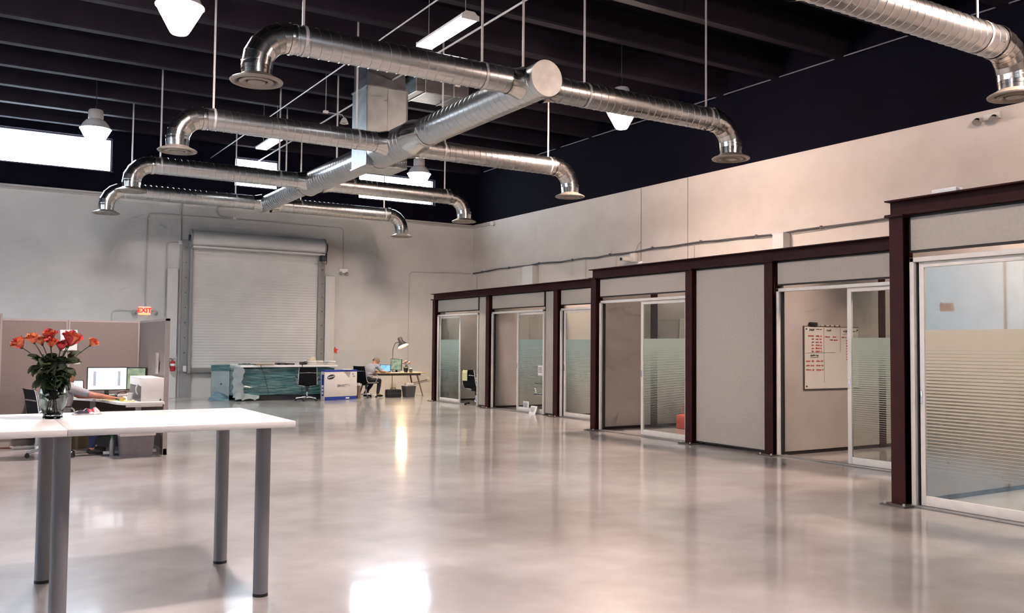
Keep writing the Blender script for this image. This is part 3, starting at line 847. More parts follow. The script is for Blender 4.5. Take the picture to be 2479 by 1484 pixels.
scribble(hd, (10.30, yk, 1.735), ux, uz, .13, .045, 1, .004); scribble(hd, (10.44, yk, 1.757), ux, uz, .14, .02, 2, .002)
scribble(hd, (10.67, yk, 1.735), ux, uz, .11, .04, 3, .0035); scribble(hd, (11.04, yk, 1.72), ux, uz, .12, .05, 4, .004); scribble(hd, (11.18, yk, 1.74), ux, uz, .16, .02, 41, .002)
scribble(hd, (10.32, yk, 1.375), ux, uz, .17, .035, 5, .004)
hd.tube([(10.32, yk, 1.362), (10.49, yk, 1.365)], .003, 4); hd.tube([(11.03, yk, 1.705), (11.16, yk, 1.71)], .003, 4)
hd.build('black_handwriting', m_ink, wbt, w=True)
rdw = MB()
for i in range(6):
    z = 1.655 - i*.044
    if i == 0: scribble(rdw, (10.27, yk, z), ux, uz, .12, .03, 10, .003)
    scribble(rdw, (10.345, yk, z), ux, uz, .05, .03, 20+i, .003); scribble(rdw, (10.43, yk, z), ux, uz, .13, .03, 30+i, .003)
for i in range(3):
    scribble(rdw, (10.225, yk, 1.295-i*.063), ux, uz, .17, .032, 50+i, .003); scribble(rdw, (10.44, yk, 1.295-i*.063), ux, uz, .15, .032, 60+i, .003)
scribble(rdw, (10.635, yk, 1.645), ux, uz, .13, .03, 70, .003); scribble(rdw, (10.80, yk, 1.648), ux, uz, .11, .03, 71, .003); scribble(rdw, (10.74, yk, 1.602), ux, uz, .17, .03, 72, .003)
scribble(rdw, (11.0, yk, 1.645), ux, uz, .1, .025, 73, .0025)
for i in range(8): scribble(rdw, (11.10, yk, 1.60-i*.04), ux, uz, .05, .025, 80+i, .0025)
rdw.build('red_handwriting', m_redink, wbt, w=True)
for px, pz in ((10.235, 1.77), (10.235, .955), (11.355, 1.77), (11.355, .955)):
    MB().cyl((px, YW-.03, pz), (px, YW-.018, pz), .012, n=8).build('corner_screw', m_ink, wbt, w=True)
S(MB().box((10.30, YW-.05, 1.817), (10.455, YW-.005, 1.868), .012), 'board_eraser', m_black, 'black felt eraser standing on top of the whiteboard', 'eraser')
mk = ['near the eraser', 'second from the eraser', 'third from the eraser', 'fourth from the eraser']
for i in range(4):
    x0 = 10.56+.105*i
    t = T('marker_pen', 'marker pen lying on top edge of the whiteboard, %s' % mk[i], 'marker', (x0, YW-.01, 1.815), group='whiteboard markers')
    MB().cyl((x0, YW-.012, 1.824), (x0+.07, YW-.012, 1.824), .009, n=8).build('barrel', m_pvc, t, w=True)
    MB().cyl((x0+.07, YW-.012, 1.824), (x0+.095, YW-.012, 1.824), .010, n=8).build('cap', m_black, t, w=True)
wb2 = T('whiteboard', 'small blank whiteboard seen through the frosted door left of the blank panel', 'whiteboard', (12.1, 12.785, 1.35))
MB().box((11.68, 12.762, 1.30), (12.6, 12.788, 2.02), .003).build('board', mat('whiteboard_enamel', (.62, .62, .58), .25), wb2, w=True)
MB().box((11.66, 12.770, 1.28), (12.62, 12.786, 2.04), .003).build('frame_edge', m_alu, wb2, w=True)
# red carry bag on the floor behind the frosted door
rb = T('red_bag', 'red bag on the floor behind the frosted door', 'bag', (11.35, 12.3, 0), R(15))
MB().box((-.13, -.11, 0), (.13, .11, .26), .03).build('body', mat('red_nylon', (.45, .04, .03), .6), rb)
MB().tube(rounded([(-.08, 0, .25), (-.08, 0, .42), (.08, 0, .42), (.08, 0, .25)], .06), .011, 8).build('handle', mat('red_nylon', (.45, .04, .03), .6), rb)
MB().box((.10, -.10, 0), (.30, .16, .18), .03).build('side_pouch', m_black, rb)

# paper notices on the second door
def notice(y0, y1, z0, z1, x, tilt, label, seed, parentless=True):
    t = T('paper_notice', label, 'paper', (x, (y0+y1)/2, z0), group='notices on the second glass door')
    w_, h_ = y0-y1, z1-z0
    M = Matrix.Rotation(tilt, 4, 'Y')
    MB().grid(lambda u, v: V((-.012*math.sin(u*PI)*v, w_/2-w_*u, h_*v)), 5, 4, (.0015, 0, 0)).xf(M).build('sheet', m_paper, t)
    ink = MB()
    for i in range(4):
        scribble(ink, (-.016, w_*.32, h_*(.72-.15*i)), (0, -1, 0), (0, 0, 1), w_*.6, h_*.09, seed+i, .003)
    ink.xf(M).build('handwriting', mat('grey_ink', (.25, .25, .28), .6), t)
    return t
notice(16.285, 16.06, .845, 1.065, xf-.004, 0, 'white notice taped high on the second glass door', 100)
notice(16.90, 16.66, .075, .255, xf+.012, 0, 'white notice taped low behind the second glass door, left of the floor notice', 110)
notice(16.50, 16.24, .002, .185, xf-.10, R(20), 'white notice leaning on the floor against the second glass door', 120)

# ------------------------------------------------------------------ roller door in the back wall
rdr = T('roller_door', 'wide off-white roller shutter door in the back wall', 'roller door', (7.08, 25.1, .66))
m_slat = mat('shutter_paint', (0.60, 0.59, 0.575), 0.45, var=0.05, scale=2)
cur = MB(); prof = []
z = .80; p_ = .076
while z < 4.12:
    prof += [(25.207, z), (25.2035, z+.010), (25.202, z+.038), (25.2035, z+.066), (25.207, z+.073)]
    z += p_
cur.add([(5.33, y_, z_) for (y_, z_) in prof] + [(8.87, y_, z_) for (y_, z_) in prof], [(i, i+1, len(prof)+i+1, len(prof)+i) for i in range(len(prof)-1)])
cur.build('curtain', m_slat, rdr, w=True)
MB().box((5.28, 25.17, .67), (8.92, 25.24, .80), .008).build('bottom_bar', mat('bar_shadow_grey', (.20, .195, .19), .6), rdr, w=True)  # bottom bar with its shadow put into the dark grey band
m_track = mat('grey_track', (.28, .275, .27), .5, var=.08)
for (a, b_, sx) in ((5.06, 5.34, 1), (8.86, 9.09, -1)):
    g = MB(); g.box((a, 25.24, 0), (b_, 25.30, 4.30)); tk = g.build('guide_track', m_track, rdr, w=True, smooth=False)
    xx = b_-.05 if sx > 0 else a+.05
    MB().box((xx-.05, 25.13, .66), (xx+.02, 25.24, 4.28)).build('guide_angle', m_track, tk, w=True, smooth=False)
    for i in range(9):
        MB().cyl((a+.10 if sx > 0 else b_-.07, 25.225, .8+.41*i), (a+.10 if sx > 0 else b_-.07, 25.245, .8+.41*i), .014, n=6).build('bolt', m_ink, tk, w=True)
MB().cyl((5.24, 25.02, 4.31), (8.93, 25.02, 4.31), .235, n=32).build('drum_hood', m_slat, rdr, w=True)
MB().box((5.24, 24.79, 4.055), (8.93, 24.83, 4.10), .006).box((5.24, 24.8, 4.06), (8.93, 25.25, 4.075)).build('hood_lip', m_slat, rdr, w=True)
MB().lathe([(.25, 0), (.25, .03), (.09, .03), (.09, .05)], 24).xf(Matrix.Translation((5.24, 25.02, 4.31)) @ Matrix.Rotation(-PI/2, 4, 'Y')).build('end_bracket', m_track, rdr, w=True)
MB().cyl((5.17, 25.02, 4.33), (5.20, 25.02, 4.33), .085, n=16).build('shaft_plate', m_ink, rdr, w=True)
hs = MB().cyl((8.93, 25.02, 4.31), (8.97, 25.02, 4.31), .25, n=24).build('end_bracket', m_track, rdr, w=True)
hb = MB().lathe([(.16, 0), (.16, .02), (.13, .03), (.16, .04), (.16, .06)], 20).xf(Matrix.Translation((8.97, 25.0, 4.28)) @ Matrix.Rotation(PI/2, 4, 'Y')).build('chain_wheel', m_ink, rdr, w=True)
MB().box((8.86, 24.86, 3.90), (9.02, 25.1, 4.12), .02).build('hoist_gearbox', m_ink, rdr, w=True)
MB().tube([(9.0, 24.86, 4.25), (9.0, 24.86, 3.85), (8.98, 24.88, 3.80)], .012, 6).build('hand_chain', m_ink, rdr, w=True)
MB().box((5.13, 25.17, .70), (5.22, 25.25, .86), .006).build('slide_bolt', m_pvc, rdr, w=True)

m_pil = wall_material('painted_pilaster', (0.60, 0.585, 0.57), blocks=.1)
for k, (a, b_) in enumerate(((4.68, 4.95), (9.10, 9.39))):
    ST(MB().box((a, YB-.12, 0), (b_, YB, 3.49), .01), 'trim_%d' % (k+2), m_pil)

# exit sign, extinguisher, conduits, boxes on the back wall
ex = T('exit_sign', 'small lit red EXIT sign on the back wall above the cubicle', 'exit sign', (4.13, YB-.06, 2.21))
MB().box((3.975, YB-.055, 2.215), (4.285, YB-.001, 2.435), .008).build('housing', mat('exit_face', (.85, .55, .45), .4, emit=(1.0, .42, .30), estr=.75), ex, w=True)
add_text(MB(), 'EXIT', .17, Matrix.Translation((4.13, YB-.058, 2.33)) @ Matrix.Rotation(PI/2, 4, 'X'), .002, .006).build('lettering', emit_mat('exit_red', (1.0, .05, .02), 1.3), ex, w=True, smooth=False)
MB().box((4.02, YB-.057, 2.222), (4.24, YB-.05, 2.25)).build('light_strip', emit_mat('exit_glow', (1.0, .45, .12), 1.4), ex, w=True)
for x in (3.87, 4.39):
    sh = MB(); sh.lathe([(.02, .10), (.055, .05), (.07, 0), (.06, 0)], 14).xf(Matrix.Translation((x, YB-.10, 2.27)) @ Matrix.Rotation(R(70), 4, 'X'))
    sh.build('emergency_head', mat('grey_lamp_head', (.36, .35, .34), .5), ex, w=True)
    MB().tube([(x, YB-.06, 2.32), ((x+4.13)/2, YB-.03, 2.33), (4.13, YB-.03, 2.34)], .012, 6).build('head_arm', mat('grey_lamp_head', (.36, .35, .34), .5), ex, w=True)

fe = T('fire_extinguisher', 'red fire extinguisher hanging on the back wall by the cubicle end', 'fire extinguisher', (4.84, YB-.09, .72))
yy = YB-.09-.12
MB().lathe([(.0, .72), (.062, .722), (.068, .74), (.068, .95), (.055, .99), (.025, 1.01), (.022, 1.03)], 20, (4.84, yy, 0)).build('cylinder', mat('extinguisher_red', (.42, .02, .025), .3), fe, w=True)
MB().lathe([(.0695, .865), (.0695, .925)], 20, (4.84, yy, 0), cap=False).build('label_band', m_paper, fe, w=True)
MB().cyl((4.84, yy, 1.02), (4.84, yy, 1.055), .02, n=10).build('valve', m_chrome, fe, w=True)
MB().tube([(4.83, yy, 1.05), (4.88, yy-.02, 1.07), (4.94, yy-.03, 1.085)], .009, 6).tube([(4.83, yy, 1.04), (4.93, yy-.03, 1.05)], .008, 6).build('handle', m_chrome, fe, w=True)
MB().tube(rounded([(4.83, yy, 1.05), (4.75, yy-.02, 1.06), (4.755, yy-.03, .93), (4.77, yy-.04, .80)], .05), .010, 6).build('hose', m_ink, fe, w=True)
MB().box((4.82, yy+.06, .95), (4.86, YB-.11, 1.05)).build('wall_bracket', m_track, fe, w=True, smooth=False)

yc = YB-.022
def conduit(pts, label, r=.014, m=None, rr=.15):
    return S(MB().tube(rounded(pts, rr, 5), r, 8), 'wall_conduit', m or m_conduit, label, 'conduit')
conduit([(4.13, yc, 2.44), (4.13, yc, 4.945), (6.39, yc, 4.97)], 'bent conduit rising from the exit sign to the junction box above the roller door')
conduit([(6.47, yc, 4.98), (9.67, yc, 4.96), (9.67, yc, 3.74)], 'conduit from the junction box over the roller door down to the emergency light')
conduit([(5.95, yc, 5.32), (5.95, yc, 5.02), (6.39, yc, 5.0)], 'short bent conduit joining the junction box from the ledge above')
conduit([(5.0, yc, 5.32), (5.0, yc, 4.27)], 'straight conduit down to the small box left of the roller drum', .020)
conduit([(5.0, yc, 4.15), (5.0, yc, 3.50), (4.985, YB-.03, 1.2)], 'long conduit dropping beside the roller door track', .016)
conduit([(4.95, yc, 4.21), (4.635, yc, 4.19), (4.635, yc, 2.2)], 'bent conduit left of the roller door pilaster')
conduit([(3.85, yc, 2.32), (3.32, yc, 2.32), (3.32, yc, 1.2)], 'bent conduit left of the exit sign', .012)
conduit([(11.84, yc, .35), (11.84, yc, 3.76), (14.02, yc, 3.80)], 'bent conduit on the back wall above the desk lamp', .012)
def jbox(x, z, s, label, y=YB):
    t = T('junction_box', label, 'junction box', (x, y-.03, z-s/2), group='back wall junction boxes')
    MB().box((x-s/2, y-.05, z-s/2), (x+s/2, y-.002, z+s/2), .006).build('box', m_pvc, t, w=True)
    MB().box((x-s/2+.008, y-.054, z-s/2+.008), (x+s/2-.008, y-.048, z+s/2-.008), .002).build('cover', m_pvc, t, w=True)
jbox(6.43, 4.985, .09, 'small junction box on the conduit above the roller drum')
jbox(5.0, 4.21, .10, 'small junction box left of the roller drum')
em = T('emergency_light', 'small white emergency light box right of the roller door', 'emergency light', (9.67, YB-.06, 3.60))
MB().box((9.54, YB-.08, 3.61), (9.80, YB-.002, 3.74), .01).build('housing', mat('white_plastic', (.85, .84, .82), .4), em, w=True)  # plain white plastic housing
for x in (9.58, 9.76):
    MB().cyl((x, YB-.05, 3.62), (x, YB-.10, 3.56), .05, .04, n=12).build('lamp_head', mat('grey_lamp_head', (.36, .35, .34), .5), em, w=True)
st = MB()
pts = []
for i in range(10):
    a = PI/2 + PI*i/5; r_ = .11 if i % 2 == 0 else .05
    pts.append((9.46+r_*math.cos(a), YB-.02, 1.30+r_*math.sin(a)))
S(st.poly(pts, (0, .016, 0)), 'wall_star', mat('bright_red_foil', (.85, .06, .04), .4), 'small bright red star on the wall above the boxed television', 'decoration', smooth=False)
outl = T('wall_outlet', 'low outlet with a dangling cable on the wall right of the corner desk', 'outlet', (12.55, YB-.02, .35))
MB().box((12.51, YB-.03, .36), (12.59, YB-.002, .48), .004).build('plate', m_pvc, outl, w=True)
MB().tube(rounded([(12.51, YB-.03, .40), (12.2, YB-.04, .33), (11.95, YB-.05, .30), (11.9, YB-.06, .12), (11.7, YB-.1, .02)], .08), .010, 6).build('cable', mat('brown_cable', (.10, .07, .05), .6), outl, w=True)

# ------------------------------------------------------------------ services on the right wall
rnd = random.Random(4)
pts = []
yv = 25.2
while yv > 5.6:
    pts.append((XR-.03+rnd.uniform(-.006, .006), yv, 3.845+rnd.uniform(-.018, .018)+.03*math.sin(yv*.9)*.5))
    yv -= .55
cb = T('cable_bundle', 'dark cable bundle clipped along the right wall above the offices', 'cable', (XR-.03, 15.4, 3.82))
MB().tube(pts, .016, 6).build('cable', mat('dark_cable', (.10, .09, .095), .6), cb, w=True)
MB().tube([(p[0]-.012, p[1], p[2]-.02+rnd.uniform(-.012, .012)) for p in pts], .009, 6).build('cable', mat('dark_cable', (.10, .09, .095), .6), cb, w=True)
for p in pts[1::3]:
    MB().box((XR-.055, p[1]-.018, p[2]-.03), (XR-.001, p[1]+.018, p[2]+.032), .004).build('clip', mat('dark_cable', (.10, .09, .095), .6), cb, w=True)
for (yv, lab) in ((25.0, 'thin drop cable in the far corner of the right wall'), (19.1, 'thin drop cable above the closed frosted door'), (17.8, 'thin drop cable left of the security camera'), (14.97, 'thin drop cable above the blank panel')):
    S(MB().tube([(XR-.02, yv, 3.83), (XR-.02, yv+.01, 2.4)], .010, 6), 'drop_cable', m_conduit, lab, 'cable')
S(MB().tube(rounded([(XR-.1, YB-.05, 5.31), (XR-.03, 25.1, 5.31), (XR-.03, 24.05, 5.31)], .1), .022, 8), 'corner_pipe', m_conduit, 'short pipe turning out of the far corner under the paint line', 'pipe')
S(MB().box((XR-.09, 23.92, 5.25), (XR-.001, 24.06, 5.37), .008), 'wall_box', m_pvc, 'small box at the end of the pipe in the far corner', 'junction box')
sc = T('security_camera', 'white security camera on the right wall above the frosted doors', 'security camera', (XR-.12, 17.1, 3.55))
MB().box((XR-.10, 16.98, 3.58), (XR-.001, 17.16, 3.80), .01).build('mount_box', m_pvc, sc, w=True)
MB().box((XR-.34, 17.10, 3.60), (XR-.06, 17.25, 3.70), .015).build('body', m_pvc, sc, w=True)
MB().cyl((XR-.34, 17.175, 3.65), (XR-.38, 17.20, 3.645), .035, n=12).build('lens', m_ink, sc, w=True)
MB().tube([(XR-.03, 17.05, 3.80), (XR-.03, 16.95, 3.98), (XR-.02, 16.86, 4.05)], .012, 6).build('cable', m_conduit, sc, w=True)
for (y0, y1, lab) in ((12.22, 12.50, 'bright wall box above the middle frame, nearer one'), (21.40, 21.95, 'bright wall box above the farthest offices')):
    t = T('wall_chase', lab, 'wall box', (XR-.1, (y0+y1)/2, 2.72), group='boxes on the right wall')
    MB().box((XR-.22, y0, 2.72), (XR-.001, y1, 3.80), .008).build('casing', m_pil, t, w=True)
    MB().box((XR-.225, y0-.006, 3.78), (XR-.001, y1+.006, 3.80)).build('top_cap', m_pil, t, w=True, smooth=False)
el = T('twin_floodlight', 'small twin emergency floodlight high on the right wall under the paint line', 'emergency light', (XR-.1, 8.1, 5.1))
MB().box((XR-.06, 7.93, 5.22), (XR-.001, 8.20, 5.33), .008).build('back_box', m_pvc, el, w=True)
for yv in (7.98, 8.26):
    MB().lathe([(.02, .09), (.06, .05), (.075, 0), (.065, 0)], 14).xf(Matrix.Translation((XR-.14, yv, 5.19)) @ Matrix.Rotation(R(35), 4, 'Y')).build('lamp_head', m_chrome, el, w=True)
    MB().tube([(XR-.12, yv, 5.26), (XR-.05, yv*.7+8.1*.3, 5.28)], .012, 6).build('arm', m_pvc, el, w=True)
S(MB().lathe([(.07, 0), (.07, .02), (.05, .045), (0, .055)], 16, (MID+.08, 11.55, 2.875)), 'smoke_detector', m_pvc, 'small white dome sitting on the middle beam below the security camera', 'detector')
S(MB().box((NEAR+.0, 4.74, 2.945), (NEAR+.10, 4.98, 2.985), .004), 'paper_roll', m_paper, 'white strip lying on top of the nearest beam', 'paper')

# exit sign over the side door of the left wall
ex2 = T('exit_sign', 'lit red exit sign on the left wall, seen only as a reflection', 'exit sign', (XL+.03, 16.45, 2.70))
MB().box((XL-.11, 16.58, 2.70), (XL+.06, 16.98, 2.96), .008).build('housing', mat('exit_face', (.85, .55, .45), .4), ex2, w=True)
add_text(MB(), 'EXIT', .17, Matrix.Translation((XL+.062, 16.78, 2.83)) @ Matrix.Rotation(PI/2, 4, 'Z') @ Matrix.Rotation(PI/2, 4, 'X'), .002, .006).build('lettering', emit_mat('exit_red', (1.0, .05, .02), 1.3), ex2, w=True, smooth=False)

# ------------------------------------------------------------------ white tables in the foreground
m_leg = mat('grey_powder_leg', (.22, .22, .245), .38, .25, var=.04, scale=4)
m_foot = mat('black_foot', (.01, .01, .011), .5)
ZT = 1.04
def table(label, x0, x1, y0, y1, legs):
    t = T('bar_table', label, 'table', ((x0+x1)/2, (y0+y1)/2, 0), group='white bar tables')
    MB().box((x0, y0, ZT-.036), (x1, y1, ZT), .003).build('tabletop', m_white, t, w=True)
    for (x, y) in legs:
        l = MB().cyl((x, y, .012), (x, y, ZT-.036), .0435, n=28).build('leg', m_leg, t, w=True)
        MB().cyl((x, y, 0), (x, y, .018), .0445, n=28).build('foot_cap', m_foot, l, w=True)
        MB().cyl((x, y, ZT-.046), (x, y, ZT-.036), .06, n=24).build('mount_plate', m_leg, l, w=True)
    return t
table('white bar table with thick round grey legs, right of the vase', .488, 1.70, 5.17, 6.40, [(1.56, 5.34), (1.55, 6.265), (.477, 5.32), (.475, 6.30)])
table('white bar table joined on the left, cut off by the left picture edge', -.80, .4865, 5.17, 6.40, [(-.65, 5.34), (-.65, 6.27)])

# ------------------------------------------------------------------ vase of roses
VX, VY = .478, 5.95
vs = T('glass_vase', 'clear glass vase full of roses standing at the table joint', 'vase', (VX, VY, ZT))
def vglass():
    m = bpy.data.materials.new('vase_glass'); m.use_nodes = True
    b = m.node_tree.nodes['Principled BSDF']
    b.inputs['Base Color'].default_value = (.90, .96, .94, 1); b.inputs['Roughness'].default_value = .02; b.inputs['Transmission Weight'].default_value = 1.0; b.inputs['IOR'].default_value = 1.45
    nz = m.node_tree.nodes.new('ShaderNodeTexNoise'); nz.inputs['Scale'].default_value = 20
    bp = m.node_tree.nodes.new('ShaderNodeBump'); bp.inputs['Strength'].default_value = .03
    m.node_tree.links.new(nz.outputs['Fac'], bp.inputs['Height']); m.node_tree.links.new(bp.outputs['Normal'], b.inputs['Normal'])
    return m
prof_o = [(.0, 0), (.050, 0), (.055, .006), (.050, .02), (.060, .045), (.074, .085), (.079, .13), (.074, .175), (.060, .215), (.051, .25), (.052, .275), (.062, .305), (.076, .325)]
prof_i = [(.072, .325), (.058, .304), (.048, .275), (.047, .25), (.056, .215), (.070, .175), (.075, .13), (.070, .085), (.055, .045), (.035, .028), (0, .026)]
MB().lathe(prof_o + prof_i, 40, cap=False).build('glass_body', vglass(), vs)
# water as its own volume just inside the glass
wm = bpy.data.materials.new('vase_water'); wm.use_nodes = True
wbs = wm.node_tree.nodes['Principled BSDF']; wbs.inputs['Base Color'].default_value = (.86, .94, .92, 1); wbs.inputs['Roughness'].default_value = 0.0; wbs.inputs['Transmission Weight'].default_value = 1.0; wbs.inputs['IOR'].default_value = 1.2
_n = wm.node_tree.nodes.new('ShaderNodeTexNoise'); _n.inputs['Scale'].default_value = 6
_b = wm.node_tree.nodes.new('ShaderNodeBump'); _b.inputs['Strength'].default_value = .02
wm.node_tree.links.new(_n.outputs['Fac'], _b.inputs['Height']); wm.node_tree.links.new(_b.outputs['Normal'], wbs.inputs['Normal'])
MB().lathe([(0, .028), (.034, .030), (.053, .046), (.068, .085), (.0735, .13), (.072, .15), (0, .15)], 32, cap=False).build('water', wm, vs)

def petal_mat(name, a, b_):
    m = bpy.data.materials.new(name); m.use_nodes = True
    nt = m.node_tree; bs = nt.nodes['Principled BSDF']; bs.inputs['Roughness'].default_value = .55
    tc = nt.nodes.new('ShaderNodeTexCoord'); nz = nt.nodes.new('ShaderNodeTexNoise'); nz.inputs['Scale'].default_value = 28; nz.inputs['Detail'].default_value = 3
    nt.links.new(tc.outputs['Object'], nz.inputs['Vector'])
    rp = nt.nodes.new('ShaderNodeValToRGB'); rp.color_ramp.elements[0].position = .38; rp.color_ramp.elements[1].position = .62
    rp.color_ramp.elements[0].color = (*a, 1); rp.color_ramp.elements[1].color = (*b_, 1)
    nt.links.new(nz.outputs['Fac'], rp.inputs['Fac']); nt.links.new(rp.outputs['Color'], bs.inputs['Base Color'])
    return m
m_pet = [petal_mat('orange_red_petal', (.52, .03, .03), (.80, .25, .10)), petal_mat('crimson_petal', (.42, .012, .04), (.66, .06, .06)), petal_mat('pale_orange_petal', (.62, .08, .04), (.85, .38, .16))]
m_stem = mat('rose_stem', (.055, .06, .025), .6, var=.3, scale=30)
m_leaf = mat('rose_leaf', (.035, .055, .022), .5, var=.35, scale=18)
def petal_mesh(mt, Rk, hk, flare, half, name='petal'):
    """a cupped patch around the bloom's axis"""
    def fn(u, v):
        x = (u-.5)*2
        an = x*half*(.45+.55*math.sin(PI*min(.9, .1+.75*v)))
        rho = Rk*(.22+.78*math.sin(min(1, v*1.2)*PI/2)) + flare*max(0, v-.62)**1.4*2.2 - .0025*math.cos(x*2)*0
        z = hk*v*(1-.16*x*x*v) - flare*max(0, v-.72)**1.5*1.6 + .0012*math.sin(x*5)*v
        return V((rho*math.sin(an), rho*math.cos(an), z-.004))
    return MB().grid(fn, 6, 7).mesh(name, mt, True)
PET = [[petal_mesh(m, .008, .044, -.004, 1.25), petal_mesh(m, .014, .044, .003, 1.1), petal_mesh(m, .019, .041, .007, 1.0), petal_mesh(m, .023, .036, .013, .9)] for m in m_pet]
leaf_me = MB().grid(lambda u, v: V(((u-.5)*2*.026*math.sin(PI*(.04+.92*v))**.75, .060*v, -.022*v*v+.012*abs(u-.5)*2)), 4, 6, (0, 0, .0008)).mesh('leaf', m_leaf, True)
RS = [  # x, dy, z, size, colour, tilt direction, phrase
    (.303, .02, 1.462, 1.20, 0, 'rose at the far left of the bunch'),
    (.366, -.02, 1.492, 1.05, 2, 'orange rose second from the left'),
    (.412, .03, 1.482, .85, 2, 'small pale orange rose behind the left group'),
    (.450, .02, 1.512, 1.15, 1, 'tallest rose, deep crimson, in the middle'),
    (.455, -.04, 1.472, .95, 0, 'rose just below the tallest crimson one'),
    (.508, -.01, 1.452, .95, 1, 'low crimson rose right of the middle'),
    (.560, -.02, 1.482, 1.50, 0, 'largest orange-red rose in front of the pinned paper'),
    (.548, .05, 1.470, .9, 0, 'rose partly hidden behind the largest one'),
    (.673, .0, 1.478, .85, 2, 'single orange rose leaning out to the right')]
rg = random.Random(11)
for i, (x, dy, z, sz, ci, ph) in enumerate(RS):
    head = V((x, VY+dy, z)); foot = V((VX+rg.uniform(-.03, .03), VY+rg.uniform(-.03, .03), ZT+.032)); neck = V((VX+(x-VX)*.18+rg.uniform(-.008, .008), VY+dy*.3, ZT+.255))
    t = T('rose', ph + ' in the glass vase', 'flower', tuple(foot), group='roses in the glass vase')
    path = []
    for k in range(13):
        u = k/12
        path.append(foot*(1-u)**2 + (neck*2 - foot*.5 - head*.5)*2*u*(1-u) + head*u*u)
    MB().tube(path, [.0036-.0008*k/12 for k in range(13)], 7).build('stem', m_stem, t, w=True)
    up = (path[-1]-path[-3]).normalized()
    up = (up + V((0, 0, .5)) + V((rg.uniform(-.2, .2), rg.uniform(-.4, .0), 0))).normalized()
    Q = up.to_track_quat('Z', 'Y')
    cal = MB().lathe([(.004, -.012), (.010*sz, -.003), (.012*sz, .008), (.004, .012)], 10); cal.xf(Matrix.Translation(head-foot) @ Q.to_matrix().to_4x4()); cal.build('calyx', m_leaf, t)
    n = 0
    for ring, cnt in enumerate((3, 4, 5, 6)):
        for j in range(cnt):
            o = bpy.data.objects.new('petal', PET[ci if rg.random() < .75 else (ci+1) % 3][ring]); C.objects.link(o); o.parent = t
            a = 2*PI*j/cnt + ring*.7 + rg.uniform(-.2, .2)
            o.matrix_local = Matrix.Translation(head-foot) @ Q.to_matrix().to_4x4() @ Matrix.Rotation(a, 4, 'Z') @ Matrix.Rotation(rg.uniform(-.1, .1), 4, 'X') @ Matrix.Scale(1.32*sz*rg.uniform(.92, 1.08), 4)
    # leaves in threes below the head and around the rim
    for k in range(15):
        u = rg.uniform(.46, .74); p = path[int(u*12)]
        a = rg.uniform(0, 2*PI); el = rg.uniform(-1.3, .9)
        o = bpy.data.objects.new('leaf', leaf_me); C.objects.link(o); o.parent = t
        o.matrix_local = Matrix.Translation(p-foot) @ Matrix.Rotation(a, 4, 'Z') @ Matrix.Rotation(el, 4, 'X') @ Matrix.Rotation(rg.uniform(-.8, .8), 4, 'Y') @ Matrix.Translation((0, rg.uniform(0, .045), 0)) @ Matrix.Scale(rg.uniform(.95, 1.5), 4)
    for k in range(4):
        u = rg.uniform(.16, .42); p = path[int(u*12)]
        o = bpy.data.objects.new('leaf', leaf_me); C.objects.link(o); o.parent = t
        o.matrix_local = Matrix.Translation(p-foot) @ Matrix.Rotation(rg.uniform(0, 6.28), 4, 'Z') @ Matrix.Rotation(rg.uniform(.6, 1.3), 4, 'X') @ Matrix.Scale(.62, 4)
# two leaves that stand out clear of the bunch
# clear plastic bag with red print on the table
def bagfn(u, v):
    x = -.085+.17*u; y = -.045+.09*v
    e = max(0, 1-(2*abs(v-.5))**2)*max(0, 1-(2*abs(u-.5))**4)
    return V((x*(1.0-.25*v*0), y, .002+.034*e*(.45+.9*u*u)+.007*math.sin(23*u+5*v)*e+.006*math.sin(17*v+9*u)*e))
pb = T('plastic_bag', 'crumpled clear plastic bag with a red corner lying on the table', 'bag', (.69, 6.22, ZT), R(8))
plm = mat('clear_film', (.62, .60, .62), .12, var=.12, scale=30, coat=.5)
MB().grid(bagfn, 22, 12, (0, 0, .0008)).build('film', plm, pb)
MB().grid(lambda u, v: bagfn(.50+.22*u, .1+.35*v)+V((0, 0, .0025)), 6, 5, (0, 0, .0006)).build('red_print', mat('red_print', (.55, .05, .08), .35), pb)
MB().grid(lambda u, v: bagfn(.08+.45*u, .05+.45*v)+V((0, 0, .0022)), 6, 5, (0, 0, .0006)).build('dark_print', mat('dark_print', (.06, .06, .08), .35), pb)

